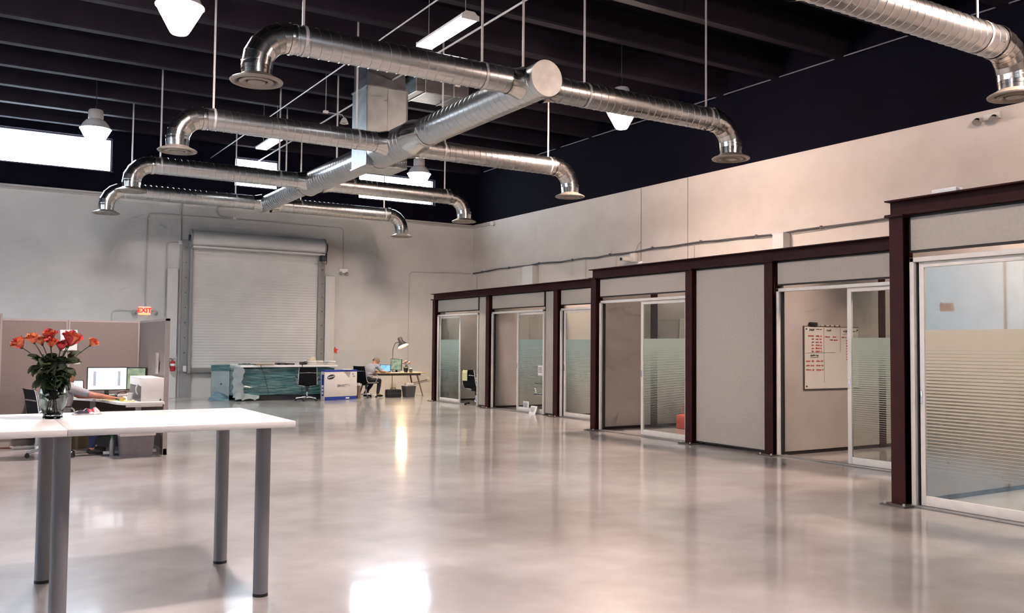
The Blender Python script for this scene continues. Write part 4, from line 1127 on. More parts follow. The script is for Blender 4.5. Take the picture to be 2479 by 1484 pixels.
# ------------------------------------------------------------------ office chairs
m_mesh = mat('black_mesh_fabric', (.006, .006, .008), .8, var=.2, scale=60, bump=.2, bscale=300, spec=.15)
def make_chair(label, loc, rz):
    """front towards local +x"""
    t = T('office_chair', label, 'chair', loc, rz, 'black mesh office chairs')
    prof = [(.23, .415), (.20, .435), (.05, .425), (-.12, .425), (-.19, .445), (-.225, .50), (-.245, .62), (-.265, .76), (-.29, .87), (-.305, .885)]
    pr = rounded([(x, 0, z) for x, z in prof], .03, 3)
    cut = next(i for i, p in enumerate(pr) if p.x < -.19)
    def sheet(ps, w0, w1):
        n = len(ps)-1
        return lambda u, v: (lambda a, b_, f: V((a.x*(1-f)+b_.x*f + .012*math.sin(v*PI)*0, (v-.5)*(w0*(1-u)+w1*u), a.z*(1-f)+b_.z*f - .014*math.sin(v*PI)*(1 if u < .6 else .3))))(ps[min(int(u*n), n-1)], ps[min(int(u*n), n-1)+1], u*n-min(int(u*n), n-1))
    MB().grid(sheet(pr[:cut+1], .46, .46), 10, 6, (0, 0, -.016)).build('seat', m_mesh, t)
    MB().grid(sheet(pr[cut:], .46, .42), 12, 6, (-.014, 0, 0)).build('backrest', m_mesh, t)
    for s in (-1, 1):
        MB().tube([p + V((0, s*(.235-.018*max(0, (p.z-.5)/.38)), 0)) for p in pr], .012, 8).build('side_rail', m_chrome, t)
        arm = rounded([(-.24, s*.245, .60), (-.20, s*.275, .645), (.02, s*.285, .65), (.14, s*.285, .64), (.17, s*.28, .58), (.10, s*.255, .435)], .05, 4)
        a = MB().tube(arm, .011, 8).build('armrest', m_chrome, t)
        MB().box((-.17, s*.285-.022, .648), (.12, s*.285+.022, .668), .008).build('arm_pad', m_black, a)
    MB().tube([(-.262, -.225, .74), (-.285, -.1, .745), (-.29, 0, .746), (-.285, .1, .745), (-.262, .225, .74)], .013, 8).build('back_spreader', m_chrome, t)
    MB().tube([(-.10, -.23, .415), (-.06, 0, .385), (-.10, .23, .415)], .014, 8).tube([(.12, -.23, .42), (.06, 0, .385), (.12, .23, .42)], .014, 8).build('seat_spreader', m_chrome, t)
    MB().box((-.12, -.06, .345), (.10, .06, .395), .015).build('tilt_mechanism', m_black, t)
    col = MB().cyl((0, 0, .12), (0, 0, .36), .022, n=14).build('column', m_chrome, t)
    MB().cyl((0, 0, .24), (0, 0, .355), .030, n=14).build('column_sleeve', m_black, col)
    MB().lathe([(.02, .07), (.045, .08), (.04, .12), (.025, .14)], 14).build('hub', m_chrome, t)
    for k in range(5):
        a = 2*PI*k/5+.3; c, s_ = math.cos(a), math.sin(a)
        lg = MB().tube([(.03*c, .03*s_, .105), (.16*c, .16*s_, .092), (.285*c, .285*s_, .068)], [.022, .017, .012], 8, flat=.75).build('leg', m_chrome, t)
        w1 = V((-s_, c, 0))
        cp = V((.285*c, .285*s_, .0))
        cs = MB()
        for q in (-1, 1):
            cs.cyl(cp + w1*(q*.008) + V((0, 0, .029)), cp + w1*(q*.024) + V((0, 0, .029)), .0285, n=14)
        cs.cyl(cp+V((0, 0, .03)), cp+V((0, 0, .07)), .008, n=8)
        cs.cyl(cp-w1*.009+V((0, 0, .029)), cp+w1*.009+V((0, 0, .029)), .012, n=8)
        cs.build('caster', m_black, lg)
    return t
ch = make_chair('empty black mesh office chair parked in front of the wrapped pallet', (7.72, 22.62, 0), R(74))
dup(ch, (9.66, 23.33, 0), R(24), 'black mesh office chair under the person at the corner desk')
dup(ch, (1.05, 12.99, 0), R(14), 'black mesh office chair of the person in the cubicle')
dup(ch, (11.0, 19.47, 0), R(14), 'black mesh office chair with a yellow note in the farthest office doorway')
dup(ch, (11.25, 16.62, 0), R(100), 'black office chair behind the glass with the paper notices')
# yellow note over the back of the doorway chair
yn = T('yellow_note', 'yellow handwritten note hung on the chair in the doorway', 'note', (11.0+(-.30)*math.cos(R(14))-.07*math.sin(R(14)), 19.47-.30*math.sin(R(14))+.07*math.cos(R(14)), .62), R(14+180))
MB().grid(lambda u, v: V((.004-.03*(1-v)*0+.004+.02*(1-v)*0+.018*math.sin(v*1.5)*0 + (.02 if v<.99 else .0)-.055*(1-v)*0, -.09+.18*u, .27*v-.01)), 4, 6, (.0015, 0, 0)).build('sheet', mat('yellow_paper', (.72, .74, .36), .7), yn)
ik = MB()
for i in range(4): scribble(ik, (.0265, -.065, .205-.05*i), (0, 1, 0), (0, 0, 1), .125, .022, 300+i, .002)
ik.build('handwriting', mat('grey_ink', (.25, .25, .28), .6), yn)
bp_ = T('tote_bag', 'brown and cream bag lying on the doorway chair', 'bag', (11.02, 19.47, .43), R(14))
MB().box((-.10, -.14, .012), (.20, .14, .17), .05).build('body', mat('khaki_canvas', (.16, .14, .10), .8, var=.3, scale=14), bp_)
MB().box((-.08, -.12, .17), (.16, .12, .24), .03).build('flap', mat('cream_cloth', (.55, .48, .42), .8, var=.25, scale=14), bp_)
MB().tube(rounded([(-.04, -.1, .23), (-.02, -.1, .30), (-.02, .1, .30), (-.04, .1, .23)], .05), .009, 6).build('strap', mat('brown_leather', (.12, .05, .025), .6), bp_)

# ------------------------------------------------------------------ wrapped pallet by the roller door
def wrap_material():
    m = bpy.data.materials.new('teal_stretch_wrap'); m.use_nodes = True
    nt = m.node_tree; b = nt.nodes['Principled BSDF']; N = nt.nodes.new; L = nt.links.new
    tc = N('ShaderNodeTexCoord'); mp = N('ShaderNodeMapping'); mp.inputs['Scale'].default_value = (1.2, 1.2, 9); L(tc.outputs['Object'], mp.inputs['Vector'])
    nz = N('ShaderNodeTexNoise'); nz.inputs['Scale'].default_value = 2.4; nz.inputs['Detail'].default_value = 5; L(mp.outputs[0], nz.inputs['Vector'])
    rp = N('ShaderNodeValToRGB'); rp.color_ramp.elements[0].position = .35; rp.color_ramp.elements[1].position = .7
    rp.color_ramp.elements[0].color = (.02, .085, .095, 1); rp.color_ramp.elements[1].color = (.11, .21, .21, 1)
    L(nz.outputs['Fac'], rp.inputs['Fac']); L(rp.outputs[0], b.inputs['Base Color'])
    b.inputs['Roughness'].default_value = .10
    b.inputs['Coat Weight'].default_value = .6; b.inputs['Coat Roughness'].default_value = .05
    bp = N('ShaderNodeBump'); bp.inputs['Strength'].default_value = 1.0; bp.inputs['Distance'].default_value = .07; L(nz.outputs['Fac'], bp.inputs['Height']); L(bp.outputs[0], b.inputs['Normal'])
    return m
m_wrap = wrap_material()
m_greywrap = mat('grey_protective_sheet', (.26, .30, .30), .45, var=.15, scale=4, bump=.3, bscale=6)
pl = T('wrapped_pallet', 'long crate wrapped in teal plastic in front of the roller door', 'pallet', (7.4, 23.7, 0))
rg = random.Random(5)
def lump(x0, x1, y0, y1, z0, z1, n=(30, 12, 22), amp=.02, seed=1):
    """closed box with a rumpled skin"""
    from mathutils import noise
    bm = bmesh.new()
    bmesh.ops.create_cube(bm, size=1)
    bmesh.ops.subdivide_edges(bm, edges=[e for e in bm.edges if abs(e.verts[0].co.x-e.verts[1].co.x) > .5], cuts=n[0], use_grid_fill=True)
    bmesh.ops.subdivide_edges(bm, edges=[e for e in bm.edges if abs(e.verts[0].co.y-e.verts[1].co.y) > .5], cuts=n[1], use_grid_fill=True)
    bmesh.ops.subdivide_edges(bm, edges=[e for e in bm.edges if abs(e.verts[0].co.z-e.verts[1].co.z) > .5], cuts=n[2], use_grid_fill=True)
    for v in bm.verts:
        p = V(((v.co.x+.5)*(x1-x0)+x0, (v.co.y+.5)*(y1-y0)+y0, (v.co.z+.5)*(z1-z0)+z0))
        d = noise.noise_vector(p*V((1.4, 1.4, 9))+V((seed*7, 0, 0)))
        edge = sum(1 for c in v.co if abs(abs(c)-.5) < .01)
        v.co = p + d*amp - (V((v.co.x, v.co.y, v.co.z)).normalized()*.02 if edge >= 2 else V())
    mb = MB(); bm.verts.index_update()
    mb.add([v.co[:] for v in bm.verts], [tuple(v.index for v in f.verts) for f in bm.faces]); bm.free()
    return mb
lump(5.98, 8.66, 23.12, 24.35, 0.13, .86, amp=.03, seed=2).build('wrapped_body', m_wrap, pl, w=True)
MB().grid(lambda u, v: V((5.93+.24*u+.03*math.sin(9*v)*u+.02*math.sin(23*v), 23.03-.015*math.sin(7*v+4*u)-.01*u+.05*(1-u)**2, .10+.79*v+.03*u*math.sin(5*v))), 7, 14, (0, .012, 0)).build('grey_corner_sheet', m_greywrap, pl, w=True)
MB().grid(lambda u, v: V((5.98+.05*math.sin(12*u)*(1-v)+.62*u, 23.06-.03*math.sin(9*u)-.05*(1-v), .03+.20*v*(1-.5*u)+.025*math.sin(14*u)*(1-v)+.012)), 14, 4, (0, .012, 0)).build('loose_wrap', m_greywrap, pl, w=True)
MB().box((6.02, 23.18, .0), (8.60, 23.30, .13)).build('skid', m_ink, pl, w=True, smooth=False)
MB().box((6.02, 24.1, .0), (8.60, 24.22, .13)).build('skid', m_ink, pl, w=True, smooth=False)
for xx in (6.35, 7.3, 8.25):
    MB().box((xx, 23.2, .0), (xx+.12, 24.2, .10)).build('skid_block', mat('rough_timber', (.16, .12, .09), .8), pl, w=True, smooth=False)
MB().box((6.1, 23.06, .868), (8.72, 24.40, .925), .006).build('top_board', m_white, pl, w=True)
for (xa, xb) in ((6.62, 6.88), (7.72, 7.74)):
    MB().tube([(xa, 23.02, .93), (xa, 23.02, .86), (xa+(xb-xa)*.25, 23.085, .80), (xb, 23.085, .12), (xb, 23.14, .06)], .008, 6).build('strap', m_ink, pl, w=True)
    MB().box((xa-.008, 23.02, .924), (xa+.008, 24.4, .930)).build('strap', m_ink, pl, w=True, smooth=False)
lean = T('leaning_panel', 'grey and teal covered panel leaning at the left end of the pallet', 'panel', (5.85, 23.75, 0))
MB().grid(lambda u, v: V((5.60+.36*u, 23.95-.35*u+.02*math.sin(4*v+3*u), .03+.88*v)), 5, 8, (0, .06, 0)).build('grey_board', m_greywrap, lean, w=True)
MB().poly([(5.58, 23.93, .76), (5.96, 23.57, .76), (5.96, 23.57, .93), (5.58, 23.93, .91)], (.01, .09, 0)).build('teal_top_wrap', m_wrap, lean, w=True, smooth=False)
MB().poly([(5.50, 23.93, 0), (5.96, 23.56, 0), (5.96, 23.56, .10), (5.70, 23.80, .24)], (.01, .10, 0)).build('teal_foot_wrap', m_wrap, lean, w=True, smooth=False)
MB().cyl((5.80, 23.735, .42), (5.80, 23.76, .42), .02, n=10).build('hole', m_ink, lean, w=True)

# things lying on the pallet's board
ZB = .925
def flatbox(name, x0, x1, y0, y1, z0, z1, m, label, cat, c=.004, group='clutter on the wrapped pallet'):
    t = T(name, label, cat, ((x0+x1)/2, (y0+y1)/2, z0), 0, group)
    MB().box((x0, y0, z0), (x1, y1, z1), c).build('body', m, t, w=True)
    return t
q = flatbox('laptop_sleeve', 7.10, 7.32, 23.15, 23.45, ZB, ZB+.055, m_black, 'black flat case on the pallet board, left one', 'case'); MB().box((7.16, 23.13, ZB+.02), (7.26, 23.16, ZB+.035)).build('zip', m_chrome, q, w=True)
q = flatbox('laptop_sleeve', 7.33, 7.55, 23.15, 23.5, ZB, ZB+.045, m_black, 'black flat case on the pallet board, right next to the left case', 'case'); MB().box((7.38, 23.13, ZB+.015), (7.5, 23.16, ZB+.03)).build('zip', m_chrome, q, w=True)
q = flatbox('cardboard_sheet', 6.50, 6.98, 23.05, 23.5, ZB, ZB+.03, mat('tan_cardboard', (.52, .43, .30), .8, var=.1), 'tan cardboard sheet on the left part of the pallet board', 'cardboard'); MB().box((6.45, 23.0, ZB+.03), (6.95, 23.4, ZB+.036)).build('top_sheet', mat('tan_cardboard', (.52, .43, .30), .8), q, w=True, smooth=False)
q = flatbox('packing_slip', 6.15, 6.45, 23.1, 23.5, ZB, ZB+.02, m_greywrap, 'grey folded packing material at the left end of the board', 'packing'); MB().grid(lambda u, v: V((6.13+.3*u, 23.08+.3*v, ZB+.022+.025*abs(math.sin(7*u+3*v)))), 8, 6, (0, 0, .003)).build('crease', m_greywrap, q, w=True)
q = flatbox('tool_pouch', 7.78, 7.98, 23.2, 23.5, ZB, ZB+.075, m_black, 'dark tool pouch in the middle of the pallet board', 'pouch', .02); MB().tube([(7.80, 23.2, ZB+.07), (7.88, 23.18, ZB+.10), (7.96, 23.2, ZB+.07)], .008, 6).build('handle', m_black, q, w=True)
for i, (x, y_, a, lab) in enumerate(((8.02, 23.3, .2, 'white paper stack on the pallet board nearest the pouch'), (8.32, 23.5, -.3, 'white paper stack on the pallet board in the middle of the clutter'), (8.55, 23.25, .1, 'white paper stack at the right end of the pallet board'))):
    t = T('paper_stack', lab, 'paper', (x, y_, ZB), a, 'clutter on the wrapped pallet')
    for k in range(6):
        w_ = .13
        MB().box((-w_, -.11, .018*k), (w_, .11, .018*k+.014), .002).xf(Matrix.Rotation((k*37 % 11-5)*.05, 4, 'Z')).build('sheet_bundle', m_paper if k % 3 else mat('beige_folder', (.50, .42, .30), .7), t)
q = T('paper_bag', 'crumpled beige paper bag on the right of the pallet board', 'bag', (8.22, 23.75, ZB), .4, 'clutter on the wrapped pallet')
lump(-.12, .12, -.08, .08, .004, .16, (6, 5, 5), .03, 9).build('bag_body', mat('beige_paper', (.55, .48, .36), .8, var=.15), q)
MB().poly([(-.10, -.06, .14), (.10, -.06, .14), (.06, -.02, .22), (-.05, -.03, .20)], (0, .01, 0)).build('bag_flap', mat('beige_paper', (.55, .48, .36), .8), q, smooth=False)

# ------------------------------------------------------------------ boxed television
tv = T('television_box', 'white and blue flat television carton standing upright by the pallet', 'carton', (8.175, 22.56, 0), R(17))
m_carton = mat('white_carton', (.66, .62, .60), .6, var=.03)
m_blue = mat('blue_carton_print', (.018, .045, .30), .5, var=.15, scale=12)
Wt, Ht, Dt = 1.07, .80, .16
MB().box((0, 0, .09), (Wt, Dt, .755), .004).build('carton_body', m_carton, tv)
MB().box((-.004, -.004, .75), (Wt+.004, Dt+.004, Ht), .004).build('blue_top', m_blue, tv)
MB().box((0, .006, 0), (Wt, Dt, .09), .004).build('blue_base', m_blue, tv)
sd = MB().box((-.006, 0, 0), (.002, Dt, .76)).build('side_face', m_carton, tv, smooth=False)
MB().box((-.010, .03, .12), (-.005, .12, .68)).build('side_blue_strip', m_blue, sd, smooth=False)
for i in range(3): MB().box((-.012, .045, .16+.09*i), (-.009, .105, .22+.09*i)).build('side_icon', m_paper, sd, smooth=False)
lg = MB(); el_ = [(.20+.125*math.cos(2*PI*i/28), -.003, .615+.062*math.sin(2*PI*i/28)) for i in range(28)]
ct = V((.20, 0, .615)); Mt = Matrix.Translation(ct) @ Matrix.Rotation(R(-12), 4, 'Y') @ Matrix.Translation(-ct)
lgo = MB().poly(el_, (0, .004, 0)).xf(Mt).build('logo_oval', m_ink, tv, smooth=False)
add_text(MB(), 'SAMSUNG', .046, Mt @ Matrix.Translation((.20, -.004, .615)) @ Matrix.Rotation(PI/2, 4, 'X'), .001, .0006).build('logo_lettering', m_paper, tv, smooth=False)
add_text(MB(), 'SMART', .10, Matrix.Translation((.56, -.003, .375)) @ Matrix.Rotation(PI/2, 4, 'X'), .001, .001).build('lettering', mat('grey_print', (.16, .16, .17), .6), tv, smooth=False)
add_text(MB(), 'TV', .10, Matrix.Translation((.78, -.003, .375)) @ Matrix.Rotation(PI/2, 4, 'X'), .001).build('lettering', mat('pale_print', (.34, .33, .33), .6), tv, smooth=False)
MB().box((.90, -.003, .66), (.96, .002, .70)).build('handling_mark', mat('pale_print', (.34, .33, .33), .6), tv, smooth=False)
MB().box((.93, -.003, .60), (1.0, .002, .64)).build('handling_mark', mat('pale_print', (.34, .33, .33), .6), tv, smooth=False)
MB().box((.70, .0, .025), (.82, .008, .06)).build('base_label', m_paper, tv, smooth=False)
S(MB().box((8.74, 22.72, Ht+.001), (9.0, 22.86, Ht+.018), .003), 'paper_pile', m_paper, 'thin white papers lying on the television carton', 'paper')
tb = T('cardboard_tube', 'short brown cardboard tube standing right of the television carton', 'tube', (9.30, 22.98, 0))
MB().cyl((9.30, 22.98, 0), (9.30, 22.98, .36), .045, n=18).build('tube', mat('brown_cardboard', (.22, .14, .09), .8), tb, w=True)
MB().cyl((9.30, 22.98, .36), (9.30, 22.98, .43), .028, n=14).build('plug', m_pvc, tb, w=True)

# ------------------------------------------------------------------ corner desk
dk = T('corner_desk', 'wooden desk with splayed legs in the lit corner', 'desk', (10.65, 23.85, 0), R(-4))
m_wood = mat('light_wood', (.50, .36, .22), .4, var=.15, scale=6, stretch=(1, 8, 8))
DZ = .685
MB().box((-.90, -.40, DZ-.028), (.90, .40, DZ), .004).build('desktop', m_wood, dk)
MB().box((-.78, -.32, DZ-.085), (.78, .32, DZ-.03)).build('apron', mat('dark_apron', (.09, .075, .065), .6), dk, smooth=False)
for sx in (-1, 1):
    for sy in (-1, 1):
        MB().tube([(sx*.68, sy*.27, DZ-.04), (sx*.84, sy*.36, 0)], [.028, .016], 10).build('leg', mat('wood_leg', (.24, .16, .10), .5), dk)
def laptop(name, label, loc, rz, scr, w=.33):
    t = T(name, label, 'laptop', loc, rz)
    MB().box((-w/2, -.11, 0), (w/2, .11, .014), .004).build('base', m_chrome, t)
    MB().box((-w/2+.03, -.03, .0135), (w/2-.03, .09, .0155)).build('keyboard', m_black, t, smooth=False)
    Ms = Matrix.Translation((0, .11, .012)) @ Matrix.Rotation(R(-14), 4, 'X')
    l = MB().box((-w/2, 0, 0), (w/2, .008, w*.68), .003).xf(Ms).build('lid', m_black, t)
    MB().box((-w/2+.012, -.002, .014), (w/2-.012, .001, w*.68-.012)).xf(Ms).build('screen', scr, l, smooth=False)
    return t
def screen_mat(name, a, b_, s):
    m = bpy.data.materials.new(name); m.use_nodes = True
    nt = m.node_tree; nt.nodes.clear(); N = nt.nodes.new
    out = N('ShaderNodeOutputMaterial'); e = N('ShaderNodeEmission'); e.inputs['Strength'].default_value = s
    tc = N('ShaderNodeTexCoord'); nz = N('ShaderNodeTexNoise'); nz.inputs['Scale'].default_value = 9
    rp = N('ShaderNodeValToRGB'); rp.color_ramp.elements[0].color = (*a, 1); rp.color_ramp.elements[1].color = (*b_, 1); rp.color_ramp.elements[0].position = .4; rp.color_ramp.elements[1].position = .6
    nt.links.new(tc.outputs['Object'], nz.inputs['Vector']); nt.links.new(nz.outputs['Fac'], rp.inputs['Fac']); nt.links.new(rp.outputs[0], e.inputs['Color']); nt.links.new(e.outputs[0], out.inputs[0])
    return m
scr_blue = screen_mat('blue_screen', (.10, .42, .80), (.35, .68, .85), .95)
scr_green = screen_mat('pale_green_screen', (.20, .26, .17), (.36, .42, .30), .9)
scr_white = screen_mat('white_screen', (.95, .97, 1.0), (1.0, 1.0, 1.0), 1.6)
laptop('laptop', 'open laptop with a glowing blue screen on the corner desk', (10.44, 23.80, DZ), R(-22), scr_blue, .31)
def monitor(label, loc, rz, w, h, scr, base=.09):
    t = T('monitor', label, 'monitor', loc, rz, 'computer monitors')
    MB().box((-w/2, -.012, base), (w/2, .022, base+h), .005).build('bezel', m_black, t)
    s = MB().box((-w/2+.014, -.0145, base+.016), (w/2-.014, -.011, base+h-.014)).build('screen', scr, t, smooth=False)
    MB().box((-.03, .022, .01), (.03, .045, base+h*.5), .005).build('stand', m_black, t)
    MB().box((-.11, -.06, 0), (.11, .10, .012), .004).build('foot', m_black, t)
    return t, s
monitor('upright monitor with a pale green screen beside the desk lamp', (10.83, 23.92, DZ), R(-44), .34, .34, scr_green, .05)
# reading lamp
fx, fy = 10.93, 24.42
lp = T('floor_lamp', 'grey reading lamp with a big bell shade glowing over the corner desk', 'lamp', (fx, fy, 0))
m_lampg = mat('grey_lamp_paint', (.13, .115, .10), .45, .2)
MB().lathe([(0, 0), (.15, 0), (.15, .015), (.02, .03)], 24).build('base', m_lampg, lp)
tip = V((.10, -.26, 1.56))
MB().tube(rounded([(0, 0, .02), (.0, -.02, 1.35), (.03, -.12, 1.54), tuple(tip)], .14, 6), .011, 8).build('pole', m_lampg, lp)
axis = V((.26, -.40, -.90)).normalized()
Qs = axis.to_track_quat('Z', 'Y').to_matrix().to_4x4()
Ms = Matrix.Translation(tip+V((.03, -.05, .02))) @ Qs
sh = MB().lathe([(.0, -.13), (.062, -.125), (.068, -.10), (.070, .0), (.085, .035), (.165, .13), (.172, .16), (.166, .158), (.08, .04), (.062, .0), (.06, -.11), (.0, -.115)], 28, cap=False).xf(Ms).build('shade', m_lampg, lp)
MB().lathe([(0, .138), (.10, .136), (.152, .128)], 24, cap=False).xf(Ms).build('glowing_lens', emit_mat('warm_bulb', (1.0, .68, .36), 180.0), lp)
MB().cyl(tip+V((-.01, .01, 0)), tip+V((.03, -.03, .02)), .02, n=10).build('joint', m_lampg, lp)
# flowers, cup, papers
pf = T('flower_pot', 'dark pot of leafy plant with pink flowers on the corner desk', 'flowers', (11.0, 23.62, DZ))
MB().lathe([(0, 0), (.05, 0), (.07, .10), (.065, .13), (0, .12)], 16).build('pot', m_black, pf)
fo = MB(); rg = random.Random(8)
for k in range(46):
    a = rg.uniform(0, 6.28); r_ = rg.uniform(0, .075); z_ = rg.uniform(.11, .30)
    c_ = V((r_*math.cos(a), r_*math.sin(a), z_)); d_ = V((math.cos(a), math.sin(a), rg.uniform(-.3, .6))).normalized()*.055; s_ = V((-math.sin(a), math.cos(a), .2)).normalized()*.02
    fo.add([c_, c_+d_*.5+s_, c_+d_, c_+d_*.5-s_, c_+V((0, 0, .002))], [(0, 1, 2, 3), (4, 3, 2, 1)])
fo.build('foliage', mat('dark_foliage', (.02, .02, .016), .7), pf)
for k, (dx, dy, dz) in enumerate(((-.09, -.02, .27), (-.04, -.05, .31), (.02, 0, .33), (.12, 0, .29), (.09, -.05, .26))):
    MB().ell((dx, dy, dz), (.034, .03, .024), 10, 6).build('blossom', mat('pink_blossom', (.48, .20, .15), .6, var=.3, scale=40), pf)
    MB().tube([(0, 0, .15), (dx*.5, dy*.5, .24), (dx, dy, dz)], .004, 5).build('flower_stem', m_stem, pf)
cu = T('pen_cup', 'grey cup with a lit candle on the corner desk', 'cup', (11.14, 23.58, DZ))
MB().lathe([(0, 0), (.045, 0), (.05, .10), (.044, .10), (.04, .01), (0, .01)], 16, cap=False).build('cup', mat('grey_glaze', (.10, .10, .11), .4), cu)
MB().ell((0, 0, .105), (.035, .035, .02), 12, 6).build('candle', mat('cream_wax', (.75, .66, .48), .5), cu)
pp = T('paper_spread', 'white papers spread over the corner desk', 'paper', (10.72, 23.55, DZ), R(-6))
for i, (dx, dy, a) in enumerate(((-.12, 0, .1), (.05, .01, -.15), (.14, -.02, .2))):
    MB().box((-.11, -.09, .002*i), (.11, .09, .002*i+.0018)).xf(Matrix.Translation((dx, dy, 0)) @ Matrix.Rotation(a, 4, 'Z')).build('sheet', m_paper, pp, smooth=False)
bn = T('waste_bin', 'dark square waste bin with a white liner under the corner desk', 'bin', (10.90, 23.20, 0))
def taper(mb, w0, w1, h, z0=0, d0=None, d1=None):
    d0 = d0 or w0; d1 = d1 or w1
    return mb.add([(-w0, -d0, z0), (w0, -d0, z0), (w0, d0, z0), (-w0, d0, z0), (-w1, -d1, z0+h), (w1, -d1, z0+h), (w1, d1, z0+h), (-w1, d1, z0+h)], [(3, 2, 1, 0), (0, 1, 5, 4), (1, 2, 6, 5), (2, 3, 7, 6), (3, 0, 4, 7)])
taper(MB(), .125, .155, .30).build('bin_body', mat('dark_bin_plastic', (.075, .07, .075), .5), bn, smooth=False)
taper(MB(), .154, .160, .03, .285).build('rim', mat('dark_bin_plastic', (.075, .07, .075), .5), bn, smooth=False)
lump(-.12, .12, -.10, .10, .20, .40, (6, 6, 5), .05, 4).build('liner_bag', mat('white_liner', (.55, .50, .45), .4, var=.15), bn)
bk = T('black_case', 'black soft case on the floor under the corner desk', 'case', (10.45, 23.26, 0), R(-4))
MB().box((-.22, -.10, .0), (.22, .10, .22), .03).build('case_body', m_black, bk)
MB().tube(rounded([(-.07, 0, .21), (-.07, 0, .26), (.07, 0, .26), (.07, 0, .21)], .03), .009, 6).build('handle', m_black, bk)
MB().box((-.18, -.104, .10), (.18, -.099, .125)).build('zip', mat('dark_zip', (.04, .04, .05), .4), bk, smooth=False)

# ------------------------------------------------------------------ people
def person(label, loc, rz, parts, eyes=None, voxel=.0075, mats=None, hair=None, nose=None):
    """parts: (kind, a, b, ra, rb, tag) capsules or ellipsoids fused into one continuous body"""
    t = T('person', label, 'person', loc, rz)
    mb = MB()
    def capsule(a, b_, ra, rb):
        a = V(a); b_ = V(b_); d = (b_-a)
        if d.length < 1e-6: d = V((0, 0, 1e-3))
        u = d.normalized()
        pts = []; rs = []
        for k in range(5):
            an = PI/2*(1-k/4); pts.append(a-u*(ra*math.sin(an))); rs.append(max(ra*math.cos(an), ra*.03))
        for k in range(1, 5):
            an = PI/2*k/4; pts.append(b_+u*(rb*math.sin(an))) if k else None; rs.append(max(rb*math.cos(an), rb*.03))
        pts.insert(5, b_); rs.insert(5, rb)
        mb.tube(pts, rs, 14)
    for p in parts:
        if p[0] == 'c': capsule(*p[1:5])
        else:
            _, c, r, rot, tag = p
            k = len(mb.v); mb.ell((0, 0, 0), r, 18, 12); mb.xf(Matrix.Translation(c) @ Matrix.Rotation(rot, 4, 'Y'), k)
    tmp = bpy.data.objects.new('tmp_body', mb.mesh('tmp_body', [mats[0]], True)); C.objects.link(tmp)
    md = tmp.modifiers.new('r', 'REMESH'); md.mode = 'VOXEL'; md.voxel_size = voxel; md.use_smooth_shade = True
    ms = tmp.modifiers.new('s', 'SMOOTH'); ms.factor = .5; ms.iterations = 4
    dg = bpy.context.evaluated_depsgraph_get()
    me = bpy.data.meshes.new_from_object(tmp.evaluated_get(dg)); bpy.data.objects.remove(tmp)
    me.name = 'body'; me.materials.clear()
    for m in mats: me.materials.append(m)
    def dist(q, p):
        if p[0] == 'c':
            a = V(p[1]); b_ = V(p[2]); d = b_-a; L2 = d.length_squared
            u = 0 if L2 == 0 else max(0, min(1, (q-a).dot(d)/L2))
            return (q-(a+d*u)).length - (p[3]+(p[4]-p[3])*u)
        c = V(p[1]); l = Matrix.Rotation(-p[3], 4, 'Y') @ (q-c); r = p[2]
        return (V((l.x/r[0], l.y/r[1], l.z/r[2])).length-1)*min(r)
    idx = []
    for f in me.polygons:
        q = f.center.copy()
        idx.append(min(parts, key=lambda p: dist(q, p))[-1])
    me.polygons.foreach_set('material_index', idx); me.polygons.foreach_set('use_smooth', [True]*len(idx))
    o = bpy.data.objects.new('body', me); C.objects.link(o); o.parent = t
    return t
def hand(parts, w, d, s=1, tag=0, curl=.3):
    """palm and five fingers at wrist w, pointing along d, palm down; s is the thumb side"""
    w = V(w); d = V(d).normalized(); up = V((0, 0, 1)); side = d.cross(up).normalized()*s; up = side.cross(d)*s
    if up.z < 0: up = -up
    pc = w + d*.045
    for k in (-1.5, -.5, .5, 1.5):
        parts.append(('c', w+d*.012+side*(k*.008), w+d*.085+side*(k*.018), .016, .012, tag))
        L_ = [.062, .072, .068, .052][int(k+1.5)] if s > 0 else [.062, .072, .068, .052][int(k+1.5)]
        b0 = w+d*.09+side*(k*.020); b1 = b0+d*(L_*.55)+side*(k*.002)+up*(.006); b2 = b1+d*(L_*.45)-up*(L_*curl*.9)
        parts.append(('c', b0, b1, .0095, .0088, tag)); parts.append(('c', b1, b2, .0088, .0075, tag))
    tb0 = w+d*.025-side*.026; tb1 = tb0+d*.035-side*.022-up*.006; tb2 = tb1+d*.028-side*.004-up*.008
    parts.append(('c', tb0, tb1, .013, .011, tag)); parts.append(('c', tb1, tb2, .011, .009, tag))
